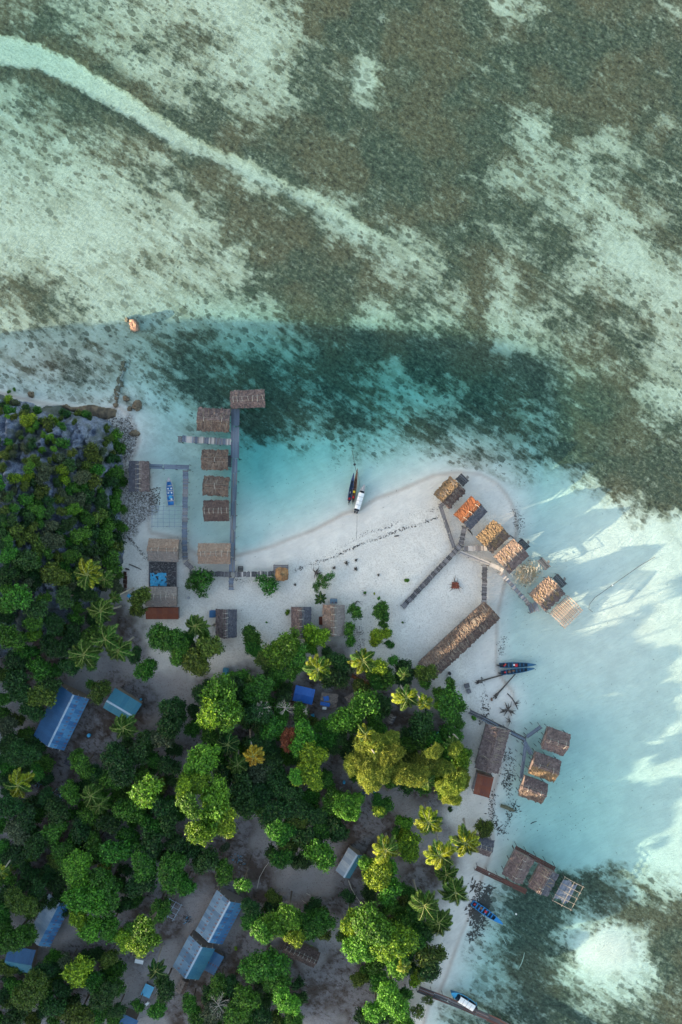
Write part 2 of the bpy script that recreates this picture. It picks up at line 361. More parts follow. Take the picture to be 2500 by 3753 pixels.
xs = axis(-104, 104, .5, [115,140,200,400,1200,4000]); ys = axis(-140, 140, .5, [150,180,260,500,1200,4000])
o = obj('ground', gridmesh('ground', xs, ys, zg, g.m)); tag(o, kind='structure')

rk = N('karst_rock')
P = rk.coord(); n1 = rk.noise(P, .45, 6, .7); n2 = rk.noise(P, 2.6, 5, .7); n3 = rk.noise(P, .16, 3)
c = rk.mix(rk.ramp(n2, .35, .65), (.10,.135,.20), (.24,.275,.36)); c = rk.mix(rk.ramp(n1, .5, .66), c, (.05,.056,.07))
c = rk.mix(rk.math('MULTIPLY', rk.ramp(n3, .42, .62), .75), c, (.045,.06,.03)); c = rk.mix(rk.ramp(n2, .66, .74), c, (.38,.38,.40))
rk.base(c); rk.b.inputs['Roughness'].default_value = .95; rk.bump(rk.math('ADD', n1, n2), .5, .9)
def zh(px, py):
    h, d = hill_h(px, py); return np.maximum(h, -6), {}
o = obj('rocky_headland', gridmesh('rocky_headland', np.concatenate([[-600,-450,-330,-260,-220],np.arange(-190,-100,1.5),np.arange(-100,-46,.5)]), np.concatenate([np.arange(-320,-60,4),np.arange(-60,62,.5)]), zh, rk.m)); tag(o, kind='structure')

wt = N('sea_water')
d = wt.attr('depth')
cc = wt.n('CombineColor'); 
wt.put(cc, 0, wt.math('POWER', .74, d)); wt.put(cc, 1, wt.math('POWER', .928, d)); wt.put(cc, 2, wt.math('POWER', .93, d))
tr = wt.n('BsdfTransparent'); wt.t.links.new(cc.outputs[0], tr.inputs[0])
gl = wt.n('BsdfGlossy'); gl.inputs['Roughness'].default_value = .08
ge = wt.n('NewGeometry'); dp = wt.n('VectorMath', operation='DOT_PRODUCT'); wt.t.links.new(ge.outputs['Incoming'], dp.inputs[0]); wt.t.links.new(ge.outputs['True Normal'], dp.inputs[1])
fr = wt.math('ADD', .02, wt.math('MULTIPLY', .9, wt.math('POWER', wt.math('SUBTRACT', 1.0, wt.math('ABSOLUTE', dp.outputs['Value'])), 6.0)))
rp = wt.noise(wt.coord((1,1.6,1), (0,0,R(25))), 1.6, 4, .6); bp = wt.n('Bump', i={'Strength': .35, 'Distance': .12, 'Height': rp})
wt.t.links.new(bp.outputs[0], gl.inputs['Normal'])
mx = wt.n('MixShader'); wt.t.links.new(fr, mx.inputs[0]); wt.t.links.new(tr.outputs[0], mx.inputs[1]); wt.t.links.new(gl.outputs[0], mx.inputs[2])
wt.t.links.new(mx.outputs[0], wt.out.inputs[0])
def zw(px, py):
    z, dep, rf, sd, ch = fields(px, py)
    return np.zeros_like(px), dict(depth=np.maximum(0, -z))
xs = axis(-100, 100, 1.0, [120,160,300,800,4000]); ys = axis(-130, 130, 1.0, [150,200,400,1000,4000])
o = obj('sea_water', gridmesh('sea_water', xs, ys, zw, wt.m)); tag(o, kind='structure')

# ---------------------------------------------------------------- materials for things
M_plank_blue = wood('weathered_blue_grey_plank', (.095,.125,.18), (.17,.20,.25), (.04,.05,.075))
M_plank_pale = wood('pale_bleached_plank', (.40,.36,.33), (.52,.49,.46), (.22,.19,.18))
M_plank_dark = wood('dark_tarred_plank', (.045,.043,.05), (.09,.085,.09), (.018,.018,.022))
M_plank_red = wood('dark_red_brown_plank', (.09,.035,.028), (.14,.06,.045), (.035,.015,.014))
M_plank_grey = wood('grey_plank', (.15,.14,.145), (.23,.215,.22), (.05,.045,.05))
M_pole = plain('pole_wood', (.34,.29,.24), (.20,.17,.14), 5)
M_pole_pale = plain('pale_stick', (.58,.54,.48), (.42,.38,.33), 5)
M_pole_dark = plain('dark_post', (.07,.06,.055), (.12,.10,.09), 5)
M_wall = wood('plank_wall', (.16,.13,.105), (.24,.20,.16), (.08,.06,.05))
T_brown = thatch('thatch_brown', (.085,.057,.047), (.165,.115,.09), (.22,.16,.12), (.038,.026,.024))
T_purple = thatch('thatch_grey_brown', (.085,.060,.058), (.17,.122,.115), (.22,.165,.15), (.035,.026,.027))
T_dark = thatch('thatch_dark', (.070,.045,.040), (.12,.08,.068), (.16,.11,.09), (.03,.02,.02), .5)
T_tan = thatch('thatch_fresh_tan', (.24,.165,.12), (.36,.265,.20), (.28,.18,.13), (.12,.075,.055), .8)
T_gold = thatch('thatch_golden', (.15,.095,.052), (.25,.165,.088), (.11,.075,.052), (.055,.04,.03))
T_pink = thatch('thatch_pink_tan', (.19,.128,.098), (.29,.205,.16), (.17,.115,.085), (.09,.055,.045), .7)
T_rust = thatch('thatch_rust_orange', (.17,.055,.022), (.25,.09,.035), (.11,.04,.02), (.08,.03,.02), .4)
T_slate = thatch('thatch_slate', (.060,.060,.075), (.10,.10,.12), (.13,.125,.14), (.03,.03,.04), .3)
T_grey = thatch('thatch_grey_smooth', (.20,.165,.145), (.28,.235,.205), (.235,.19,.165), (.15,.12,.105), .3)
M_frond = thatch('dry_frond', (.17,.112,.06), (.27,.185,.10), (.14,.095,.055), (.07,.05,.03), .6)
M_frond_grey = thatch('old_dry_frond', (.15,.115,.09), (.25,.20,.16), (.15,.115,.095), (.09,.07,.06), .6)
M_rustsheet = sheet('rusty_sheet', (.20,.07,.04), (.13,.04,.03), .8, 0, .5)
M_bluesheet = sheet('blue_painted_sheet', (.02,.12,.28), (.07,.24,.42), .5, 0, .12)
M_tarp = sheet('deep_blue_sheet', (.03,.11,.24), (.035,.13,.27), .5)
M_teal = sheet('blue_green_sheet', (.03,.17,.26), (.045,.20,.28), .5)
M_greyblue = sheet('blue_grey_sheet', (.07,.15,.24), (.15,.26,.36), .5, 0, .14)
M_palesheet = sheet('pale_grey_sheet', (.22,.29,.36), (.34,.40,.45), .5)
M_ridge = plain('ridge_flashing', (.42,.52,.62), (.34,.44,.54), 2)
M_royal = sheet('royal_blue_sheet', (.02,.13,.48), (.025,.15,.52), .45)
M_white = plain('white_canvas', (.80,.80,.78), (.72,.72,.71), 2, .6)
M_boatblue = plain('boat_blue_paint', (.018,.09,.18), (.025,.12,.23), 2, .4)
M_boatbright = plain('boat_bright_blue_paint', (.01,.20,.50), (.02,.24,.56), 2, .4)
M_boatnavy = plain('boat_navy_paint', (.012,.035,.10), (.02,.05,.14), 2, .4)
M_boatin = plain('boat_dark_inside', (.025,.05,.08), (.04,.07,.10), 3, .6)
M_boatwood = plain('boat_brown_wood', (.20,.10,.05), (.12,.06,.035), 4, .6)
M_green = plain('green_paint', (.03,.16,.09), None, 3, .5)
M_black = plain('black_cowling', (.02,.02,.022), (.035,.035,.04), 3, .4)
M_red = plain('red_plastic', (.55,.02,.03), (.5,.03,.03), 3, .4)
M_yellow = plain('yellow_plastic', (.75,.55,.02), None, 3, .4)
M_orange = plain('orange_plastic', (.75,.10,.015), (.65,.08,.02), 3, .4)
M_cyan = plain('light_blue_plastic', (.05,.36,.60), (.04,.30,.52), 3, .5)
M_greyp = plain('grey_paint', (.42,.42,.43), None, 3, .5)
M_stone = plain('brown_stone', (.17,.13,.085), (.09,.07,.05), 1.2, .95, 0, .2)
M_stonegrey = plain('coral_stone', (.42,.40,.37), (.16,.14,.13), 2.0, .95, 0, .1)
M_drift = plain('driftwood', (.10,.085,.075), (.05,.042,.04), 5, .95)
M_wrack = plain('dark_seaweed_wrack', (.05,.045,.04), (.09,.075,.06), 5, .95)

UNIT = MB().box(-.5,.5,-.5,.5,-.5,.5)
_cache = {}
def unitbox(mat):
    if ('u', mat.name) not in _cache: _cache[('u', mat.name)] = UNIT.me('board', mat)
    return _cache[('u', mat.name)]
def post_mesh(mat):
    if ('p', mat.name) not in _cache: _cache[('p', mat.name)] = MB().tube([(0,0,0),(0,0,1)], [.5,.5], 6).me('post', mat)
    return _cache[('p', mat.name)]
def board(name, parent, c, size, mat, rz=0, rot=None):
    return obj(name, unitbox(mat), parent, c, rot or (0,0,rz), size)
def post(name, parent, x, y, z0, z1, d, mat, tilt=(0,0)):
    return obj(name, post_mesh(mat), parent, (x,y,z0), (tilt[0],tilt[1],0), (d,d,z1-z0))

# ---------------------------------------------------------------- huts
def course_mesh(L, y0, y1, z0, z1, mat, seed, rag=.12, lump=.05, thick=.07, nx=None):
    """one row of thatch; local x along the ridge, from the upper edge (y0,z0) to the lower edge (y1,z1)"""
    nx = nx or max(8, int(L/.28)); r = np.random.default_rng(seed)
    xs_ = np.linspace(-L/2, L/2, nx+1)+r.normal(0, .02, nx+1); vs = []; fs = []
    for j, t in enumerate([0, .5, 1.0]):
        jit = r.normal(0, rag, nx+1) if t == 1 else r.normal(0, rag*.2, nx+1)
        zz = r.normal(0, lump, nx+1)+(.10*t)
        for i in range(nx+1):
            y = y0+(y1-y0)*t+jit[i]*np.sign(y1-y0)*.6
            vs.append((xs_[i]+(r.normal(0, .03) if 0 < i < nx else r.normal(0, .05)), y, z0+(z1-z0)*t+zz[i]))
    m = nx+1
    for j in range(2):
        for i in range(nx): fs.append((j*m+i, j*m+i+1, (j+1)*m+i+1, (j+1)*m+i))
    b = len(vs); vs += [(x, y, z-thick) for x, y, z in vs[2*m:3*m]]
    for i in range(nx): fs.append((2*m+i, 2*m+i+1, b+i+1, b+i))
    vs += [(x, y, z-thick) for x, y, z in vs[:m]]; b2 = b+m
    for i in range(nx): fs.append((b+i, b+i+1, b2+i+1, b2+i))
    return mesh('thatch_course', vs, fs, mat)
def frond_strip(mat, seed):
    r = np.random.default_rng(seed); vs = []; fs = []; n = 7
    for i in range(n):
        t = i/(n-1); wd = .11*math.sin(pi*min(1, .15+t*.85))+.02; x = .12*math.sin(t*3+seed)
        vs += [(x-wd+r.normal(0,.02), -t, .02+r.normal(0,.015)), (x, -t, .05), (x+wd+r.normal(0,.02), -t, .02+r.normal(0,.015))]
    for i in range(n-1):
        a = 3*i; fs += [(a, a+1, a+4, a+3), (a+1, a+2, a+5, a+4)]
    return mesh('dry_frond', vs, fs, mat)
FS = {m.name: [frond_strip(m, k) for k in range(3)] for m in (M_frond, M_frond_grey)}
def hut(px, py, L, W, ang, label, cat='hut', name='thatched_hut', eave=3.5, rise=1.4, mats=(T_brown, T_brown), rows=5, sticks=7, fronds=0, fmat=M_frond,
        floor=1.5, walls=True, stilts=True, group=None, over=.45, rag=.12, lump=.05, sides=(1,-1), porch=None, gable=None):
    """L, W in photo pixels at eave height"""
    rs = random.Random(int(px*7+py)); f = (CAMH-eave)/CAMH; L = L*K*f; W = W*K*f
    x, y = at(px, py, eave+.3); g0 = ground_z(x/K+1250, 1876.5-y/K)
    root = empty(name, (x, y, 0), R(ang), label, cat, group)
    zr = eave+rise
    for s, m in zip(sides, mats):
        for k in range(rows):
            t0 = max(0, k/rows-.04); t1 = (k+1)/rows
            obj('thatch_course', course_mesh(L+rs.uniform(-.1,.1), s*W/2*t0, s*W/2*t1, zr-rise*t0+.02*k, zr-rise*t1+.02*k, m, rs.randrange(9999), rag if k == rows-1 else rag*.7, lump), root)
    # ridge cap, sticks laid over it
    obj('ridge_cap', course_mesh(L, -.22, .22, zr+.06, zr+.06, mats[0], rs.randrange(9999), .03, .05), root)
    for i in range(sticks):
        xx = -L/2+L*(i+.5)/sticks+rs.uniform(-.2,.2); ln = rs.uniform(.45,.8); a = rs.uniform(-.12,.12)
        m = MB().tube([(a, -ln, -ln*rise*2/W), (0,0,.12), (-a, ln, -ln*rise*2/W)], .045, 5)
        obj('ridge_stick', m.me('ridge_stick', M_pole_pale), root, (xx, 0, zr+.14))
    if sticks:
        for s in (-1, 1):
            obj('ridge_pole', MB().tube([(-L/2-.1, 0, 0), (0, rs.uniform(-.05,.05), .02), (L/2+.1, 0, 0)], .04, 5).me('ridge_pole', M_pole), root, (0, s*.42, zr+.12-.42*rise*2/W))
    for i in range(fronds):
        s = rs.choice(sides); t = rs.uniform(0, .35); ln = rs.uniform(.45, .8)*math.hypot(W/2, rise)
        o = obj('dry_frond', rs.choice(FS[fmat.name]), root, (rs.uniform(-L/2+.3, L/2-.3), s*W/2*t, zr-rise*t+.12), scale=(rs.uniform(.7,1.4), ln, 1))
        a = math.atan2(rise, W/2); o.rotation_euler = Matrix.Rotation(0 if s < 0 else pi, 3, 'Z').to_euler()
        o.rotation_euler = (Matrix.Rotation((0 if s < 0 else pi)+rs.uniform(-.25,.25), 3, 'Z') @ Matrix.Rotation(a, 3, 'X')).to_euler()
    lw = L-2*over; ww = W-2*over
    if walls:
        for s in (-1, 1):
            board('wall', root, (0, s*ww/2, (floor+eave)/2), (lw, .08, eave-floor+.1), M_wall)
            obj('gable_wall', mesh('gable_wall', [(0,-ww/2,floor),(0,ww/2,floor),(0,ww/2,eave),(0,0,zr-.25),(0,-ww/2,eave)]+[(.08,-ww/2,floor),(.08,ww/2,floor),(.08,ww/2,eave),(.08,0,zr-.25),(.08,-ww/2,eave)],
                [(0,1,2,3,4),(9,8,7,6,5),(0,5,6,1),(1,6,7,2),(2,7,8,3),(3,8,9,4),(4,9,5,0)], M_wall), root, (s*lw/2, 0, 0))
        board('door', root, (-lw/2-.05 , ww*.15, floor+.95), (.05, .8, 1.8), M_plank_dark)
    board('floor', root, (0, 0, floor), (lw+.3, ww+.3, .12), M_plank_grey)
    if stilts:
        nxp = max(2, int(lw/2.6)+1)
        for i in range(nxp):
            for s in (-1, 0, 1): post('stilt', root, -lw/2+lw*i/(nxp-1), s*ww/2, min(g0,0)-1.0, floor, .18, M_pole_dark)
        if not walls:
            for i in range(nxp):
                for s in (-1, 1): post('roof_post', root, -lw/2+lw*i/(nxp-1), s*ww/2, floor, eave, .14, M_pole)
    if gable:
        for s in gable:
            obj('gable_thatch', mesh('gable_thatch', [(0,-W/2+.2,eave-.35),(0,W/2-.2,eave-.35),(-s*.55,0,zr-.1)]+[(-s*.12,-W/2+.2,eave-.4),(-s*.12,W/2-.2,eave-.4),(-s*.65,0,zr-.2)],
                [(0,1,2),(5,4,3),(0,3,4,1),(1,4,5,2),(2,5,3,0)], mats[0]), root, (s*(L/2-.05), 0, 0))
    return root
def deck(px, py, L, W, ang, label, z=1.5, mat=M_plank_dark, steps=True, group='small dark decks behind the huts of the spit'):
    x, y = at(px, py, z); root = empty('deck', (x, y, 0), R(ang), label, 'deck', group); L *= K; W *= K; n = 7
    g0 = ground_z(x/K+1250, 1876.5-y/K)
    for i in range(n): board('plank', root, (0, -W/2+W*(i+.5)/n, z+random.uniform(-.015,.015)), (L+random.uniform(-.15,.1), W/n-.03, .06), mat)
    for sx in (-1, 1):
        board('beam', root, (sx*L/2*.85, 0, z-.14), (.12, W, .14), M_pole_dark)
        for sy in (-1, 1): post('post', root, sx*(L/2-.1), sy*(W/2-.1), min(g0, 0)-1, z+(.9 if sy > 0 else 0), .14, M_pole_dark)
    board('rail', root, (0, W/2-.1, z+.85), (L, .07, .07), M_pole_dark)
    if steps:
        for i in range(3): board('step', root, (L*.2, W/2+.25+.25*i, z-.3-.4*i), (.6, .2, .05), M_pole)
    return root

GW = 'thatched huts along the west jetty'
hut(908,1462,126,66,2.5, 'brown thatched hut at the sea end of the long west jetty, out over the reef', eave=3.2, rise=1.2, mats=(T_purple,T_purple), sticks=7, group=GW)
hut(783,1539,119,86,-3, 'large shaggy thatched hut beside the west jetty, above the short side jetty', eave=3.2, rise=1.4, mats=(T_purple,T_brown), sticks=2, fronds=20, rag=.2, lump=.09, group=GW, fmat=M_frond_grey)
hut(788,1685,97,75,-1, 'shaggy brown hut beside the west jetty, first below the short side jetty', eave=3.2, rise=1.3, mats=(T_brown,T_brown), sticks=1, fronds=18, rag=.2, lump=.09, group=GW, fmat=M_frond_grey)
hut(792,1782,93,74,-5, 'shaggy tilted brown hut beside the west jetty, middle of the three small ones', eave=3.2, rise=1.3, mats=(T_brown,T_brown), sticks=1, fronds=20, rag=.2, lump=.09, group=GW, fmat=M_frond_grey)
hut(793,1872,94,77,1, 'dark red-brown thatched hut with pale battens beside the west jetty, lowest of three small ones', eave=3.2, rise=1.3, mats=(T_dark,T_dark), sticks=6, group=GW)
hut(509,1746,111,75,90, 'long grey hut roof with rust patches beside the rocky wooded hillside', eave=3.2, rise=1.2, mats=(T_slate,T_purple), sticks=6, floor=1.2)
hut(599,2016,112,83,-2, 'tan thatched hut at the landward foot of the narrow inner walkway', eave=3.6, rise=1.4, mats=(T_tan,T_grey), sticks=4, floor=1.6, rag=.06)
hut(786,2029,119,76,0, 'tan thatched hut with pale ridge sticks, at the beach end of the west jetty', eave=3.6, rise=1.4, mats=(T_tan,T_tan), sticks=6, floor=1.6, rag=.06)
hut(591,2187,116,73,0, 'smooth grey-brown thatched hut between the blue-tarp debris and the rusty lean-to', eave=3.8, rise=1.3, mats=(T_grey,T_grey), sticks=5, floor=1.6, rag=.05)
hut(829,2285,104,78,90, 'dark purple-brown hut half hidden behind a palm and the yellow-olive tree', eave=3.6, rise=1.3, mats=(T_purple,T_slate), sticks=5, floor=1.6, rag=.06)
hut(1104,2281,114,74,90, 'hut with brown left slope and dark slate right slope on the sand', eave=3.8, rise=1.3, mats=(T_purple,T_slate), sticks=4, floor=1.6, rag=.06)
hut(1223,2273,113,82,90, 'pale tan vertical-ridged hut on the sand beside the small low palm', eave=3.8, rise=1.3, mats=(T_pink,T_grey), sticks=5, floor=1.6, rag=.06)
GE = 'thatched huts on the eastern spit'
hut(1648,1806,91,84,46.5, 'golden-grey ragged thatched hut at the tip of the sand spit', eave=3.4, rise=1.7, mats=(T_gold,T_dark), sticks=0, fronds=22, rag=.22, lump=.09, group=GE, fmat=M_frond_grey)
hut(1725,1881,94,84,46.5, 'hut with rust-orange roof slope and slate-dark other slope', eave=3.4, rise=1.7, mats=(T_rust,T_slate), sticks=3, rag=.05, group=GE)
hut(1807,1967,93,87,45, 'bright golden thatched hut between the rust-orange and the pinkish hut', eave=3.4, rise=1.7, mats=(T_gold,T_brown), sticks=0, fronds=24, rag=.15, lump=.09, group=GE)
hut(1875,2039,98,86,42.5, 'pinkish tan thatched hut beside the collapsed hut', eave=3.4, rise=1.7, mats=(T_pink,T_purple), sticks=4, fronds=3, rag=.08, group=GE)
hut(2006,2178,99,90,44, 'ragged straw hut between the collapsed hut and the bare roof frame', eave=3.4, rise=1.7, mats=(T_pink,T_purple), sticks=2, fronds=22, rag=.25, lump=.1, group=GE)
hut(1682,2349,334,86,42.8, 'very long brown thatched hall crossing the beach above the village trees', 'hall', 'thatched_longhouse', eave=3.4, rise=1.6, mats=(T_brown,T_dark), sticks=0, fronds=90, rag=.2, lump=.09, fmat=M_frond_grey)
GS = 'thatched huts over the south-east water'
hut(2038,2718,88,84,-19, 'grey-brown hut with a flared gable, topmost of three over the pale water', eave=3.4, rise=1.6, mats=(T_purple,T_purple), sticks=3, rag=.14, lump=.07, group=GS, gable=(-1,))
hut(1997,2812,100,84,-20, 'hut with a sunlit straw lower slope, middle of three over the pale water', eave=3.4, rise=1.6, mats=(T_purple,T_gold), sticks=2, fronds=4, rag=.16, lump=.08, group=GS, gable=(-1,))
hut(1955,2895,92,78,-20, 'brown hut nearest the beach, lowest of three over the pale water', eave=3.4, rise=1.6, mats=(T_purple,T_brown), sticks=2, rag=.14, lump=.08, group=GS, gable=(-1,))
hut(1805,2745,165,90,75, 'long dark brown thatched house at the water edge beside the yellow-green trees', 'house', 'thatched_longhouse', eave=3.4, rise=1.4, mats=(T_purple,T_purple), sticks=0, fronds=24, rag=.12, fmat=M_frond_grey)
hut(1768,3100,74,62,-20, 'small grey-brown hut peeping out behind a palm on the narrow beach', eave=3.0, rise=1.3, mats=(T_slate,T_purple), sticks=4, gable=(1,))
GB = 'thatched huts beside the dark red jetties'
hut(1901,3179,101,81,62, 'grey-brown hut between the two dark red jetties, nearest the beach', eave=3.0, rise=1.2, mats=(T_purple,T_purple), sticks=3, fronds=8, fmat=M_frond_grey, group=GB)
hut(1993,3228,93,81,62, 'pale-fronded hut at the end of the dark red jetties', eave=3.0, rise=1.2, mats=(T_purple,T_slate), sticks=2, fronds=12, fmat=M_frond_grey, group=GB)
# the roof below the long house: rusty red lean-to
def lean_to(px, py, L, W, ang, label, mat, eave=3.0, n=6, drop=.5, name='lean_to_shed', cat='shed', floor=True):
    x, y = at(px, py, eave); root = empty(name, (x, y, 0), R(ang), label, cat); L *= K; W *= K
    g0 = ground_z(x/K+1250, 1876.5-y/K)
    sm = corrugated(L/n*1.02, W, mat)
    for i in range(n):
        obj('roof_sheet', sm, root, (-L/2+L*(i+.5)/n, 0, eave+random.uniform(0,.03)), (math.atan2(drop, W)+random.uniform(-.01,.01), 0, random.uniform(-.012,.012)))
    for sx in (-1, 1):
        for sy in (-1, 1): post('post', root, sx*(L/2-.2), sy*(W/2-.2), min(g0, 0)-.5, eave-.15+sy*drop/2*.8, .14, M_pole_dark)
    board('back_wall', root, (0, W/2-.25, (eave+g0)/2), (L-.4, .06, eave-g0-.1), M_wall)
    if floor: board('floor', root, (0,0,g0+.25), (L-.3, W-.3, .1), M_plank_grey)
    return root
def corrugated(wd, ln, mat, amp=.035, pitch=.16):
    key = ('c', round(wd,2), round(ln,2), mat.name)
    if key in _cache: return _cache[key]
    n = max(4, min(14, int(wd/pitch)*2)); vs = []; fs = []
    for i in range(n+1):
        z = amp*(i % 2); xx = -wd/2+wd*i/n; vs += [(xx, -ln/2, z), (xx, ln/2, z)]
    for i in range(n): fs.append((2*i, 2*i+2, 2*i+3, 2*i+1))
    _cache[key] = mesh('roof_sheet', vs, fs, mat); return _cache[key]
lean_to(594,2248,118,44,0, 'rust-red sheet lean-to directly below the smooth grey-brown hut', M_rustsheet, 3.2, 6)
lean_to(1772,2878,60,75,-15, 'rust-red sheet shed at the lower end of the long waterside house', M_rustsheet, 3.3, 5, -.6)
lean_to(785,2250,26,34,90, 'small dark lean-to left of the purple-brown hut', M_tarp, 2.8, 2)
lean_to(1223,2203,26,20,0, 'tiny blue-grey porch at the upper end of the pale tan hut', M_greyblue, 2.6, 2)
lean_to(1176,2275,13,32,0, 'narrow brown shed between the two neighbouring sand huts', M_rustsheet, 2.4, 1)

# metal-roofed houses
def house(px, py, L, W, ang, label, mats, eave=3.2, rise=1.5, split=.5, rows=1, ridge=True, poles=True, cat='house', name='metal_roofed_house', sheetw=.95):
    rs = random.Random(int(px*3+py)); f = (CAMH-eave)/CAMH; L = L*K*f; W = W*K*f
    x, y = at(px, py, eave+.3); g0 = ground_z(x/K+1250, 1876.5-y/K); root = empty(name, (x, y, g0), R(ang), label, cat)
    eave_ = eave; yr = W*(split-.5); n = max(2, round(L/sheetw)); zr = eave_+rise
    for s, m in ((1, mats[0]), (-1, mats[1])):
        wy = abs(s*W/2-yr); a = math.atan2(rise, wy); ln = math.hypot(rise, wy)
        for r_ in range(rows):
            for i in range(n):
                t = (r_+.5)/rows; sm = corrugated(L/n*1.03, ln/rows*1.06, m)
                obj('roof_sheet', sm, root, (-L/2+L*(i+.5)/n, yr+s*wy*t, zr-rise*t+.03*(rows-r_)+rs.uniform(0,.02)), (-s*a+rs.uniform(-.012,.012), rs.uniform(-.01,.01), rs.uniform(-.01,.01)))
    if ridge: obj('ridge_flashing', MB().add([(-L/2,yr-.22,zr),(L/2,yr-.22,zr),(L/2,yr,zr+.14),(-L/2,yr,zr+.14),(L/2,yr+.22,zr),(-L/2,yr+.22,zr)],[(0,1,2,3),(3,2,4,5)]).me('ridge_flashing', M_ridge), root)
    lw = L-.9; ww = W-.9
    for s in (-1, 1):
        board('wall', root, (0, s*ww/2, eave_/2), (lw, .1, eave_), M_wall)
        board('wall', root, (s*lw/2, 0, eave_/2), (.1, ww-.12, eave_), M_wall)
        obj('gable', mesh('gable', [(0,-ww/2,eave_),(0,ww/2,eave_),(0,yr,zr-.2),(.08,-ww/2,eave_),(.08,ww/2,eave_),(.08,yr,zr-.2)],[(0,1,2),(5,4,3),(0,3,4,1),(1,4,5,2),(2,5,3,0)], M_wall), root, (s*lw/2, 0, 0))
        if poles:
            for i in range(5):
                yy = -W/2+W*(i+.5)/5; board('purlin_end', root, (s*(L/2+.12), yy, zr-rise*abs(yy-yr)/max(.1, (W/2+abs(yr)))-.18), (.4, .08, .08), M_pole_pale)
    board('window_shutter', root, (lw*.2, -ww/2-.08, 1.5), (1.0, .05, .9), M_plank_dark)
    board('door', root, (-lw*.2, -ww/2-.08, 1.0), (.9, .05, 1.9), M_plank_dark)
    return root
house(232,2624,208,122,64, 'long house with deep blue left slope and patchwork blue sheets right, at left edge', (M_tarp, M_bluesheet), rise=1.8, split=.42, rows=2)
house(455,2582,114,82,-31, 'blue-green roofed house just right of the long blue house', (M_teal, M_teal), rise=1.2, split=.42, poles=False)
house(1115,2542,72,56,-13, 'small flat royal-blue roofed shelter among the village trees', (M_royal, M_royal), eave=3.0, rise=.35, ridge=False, poles=False, cat='shelter', name='metal_roofed_shelter')
house(189,3362,172,90,63, 'long house with pale grey left slope and blue right slope under the big tree', (M_palesheet, M_bluesheet), rise=1.4, split=.42, rows=2, ridge=False)
house(84,3505,98,84,-10, 'blue house with deep blue ridge sheet at the lower left edge', (M_tarp, M_teal), rise=1.3, poles=False, ridge=False)
house(808,3351,166,108,62, 'large blue-grey roofed house with pale ridge, above its smaller neighbour', (M_greyblue, M_bluesheet), rise=1.8, rows=2, split=.46)
house(715,3498,128,105,62, 'blue-grey roofed house with pale ridge and a patched lean-to', (M_greyblue, M_teal), rise=1.8, rows=2, split=.46)
house(1280,3154,96,58,60, 'small house with pale translucent left slope and teal right slope', (M_palesheet, M_teal), rise=1.2, eave=2.8, split=.4, poles=False)
house(474,3740,60,52,-25, 'small dark blue roof at the bottom edge', (M_tarp, M_tarp), rise=.6, poles=False, ridge=False, cat='shed', name='metal_roofed_shed')
lean_to(783,3529,46,80,-28, 'patchwork turquoise and rusty lean-to against the blue-grey house', M_bluesheet, 2.8, 5, .4)
lean_to(541,3631,34,48,-25, 'small bright turquoise shelter below the dark palm', M_cyan, 2.4, 2, .3)
hut(1103,3493,130,62,-25, 'rust-brown thatched roof partly under the round green trees', eave=3.2, rise=1.2, mats=(T_dark,T_dark), sticks=8, rag=.05, floor=.8, stilts=False)
hut(1206,2568,62,54,-8, 'brown shack roof covered with blue tarpaulin scraps', 'shack', eave=2.8, rise=.6, mats=(T_grey,T_grey), sticks=0, rag=.05, floor=.5, stilts=False)
hut(1290,2566,34,44,30, 'small brown thatched shack right of the tarpaulin-covered shack', 'shack', eave=2.8, rise=.7, mats=(T_grey,T_brown), sticks=0, rag=.05, floor=.5, stilts=False)
hut(1330,2486,78,36,-28, 'narrow brown and rust roof hidden among trees below two yellow palms', 'shack', eave=2.6, rise=.7, mats=(T_purple,T_rust), sticks=0, rag=.05, floor=.5, stilts=False)
hut(1435,2636,32,26,62, 'tiny grey thatched shed in the sandy clearing', 'shed', eave=2.4, rise=.5, mats=(T_grey,T_slate), sticks=3, rag=.03, floor=.4, stilts=False, rows=3)
hut(1412,2869,56,48,-25, 'grey roof corner under the golden feathery tree', 'shed', eave=2.8, rise=.6, mats=(T_grey,T_grey), sticks=0, rag=.03, floor=.4, stilts=False)
hut(668,3616,48,34,65, 'small brown roof beside the path right of the dark palm', 'shed', eave=2.4, rise=.6, mats=(T_grey,T_brown), sticks=0, rag=.03, floor=.4, stilts=False)
hut(262,2795,50,30,-20, 'faint brown roof just below the long blue house', 'shed', eave=1.6, rise=.4, mats=(T_slate,T_slate), sticks=0, rag=.03, floor=.4, stilts=False, rows=3)
# tarpaulin scraps on the shack
for (qx, qy, sx, sy, a, m_, lb) in ((1196,2560,20,18,.2,M_royal,'round royal-blue tarpaulin scrap on the brown shack roof, upper one'), (1192,2580,34,14,-.2,M_royal,'wide royal-blue tarpaulin scrap on the brown shack roof, lower one'),
        (1189,2595,14,10,0,M_white,'small white panel on the lower eave of the tarpaulin-covered shack')):
    x, y = at(qx, qy, 3.6); n = 6; vs = []; fs = []
    for i in range(n+1):
        for j in range(n+1):
            r_ = .5*(1+.25*random.uniform(-1,1)); vs.append(((i/n-.5)*sx*K*(1+.1*random.uniform(-1,1)), (j/n-.5)*sy*K*(1+.15*random.uniform(-1,1)), .04*random.random()))
    for i in range(n):
        for j in range(n): fs.append((i*(n+1)+j, (i+1)*(n+1)+j, (i+1)*(n+1)+j+1, i*(n+1)+j+1))
    o = obj('tarpaulin', mesh('tarpaulin', vs, fs, m_), None, (x, y, 3.62), (0,0,a)); tag(o, lb, 'tarpaulin')

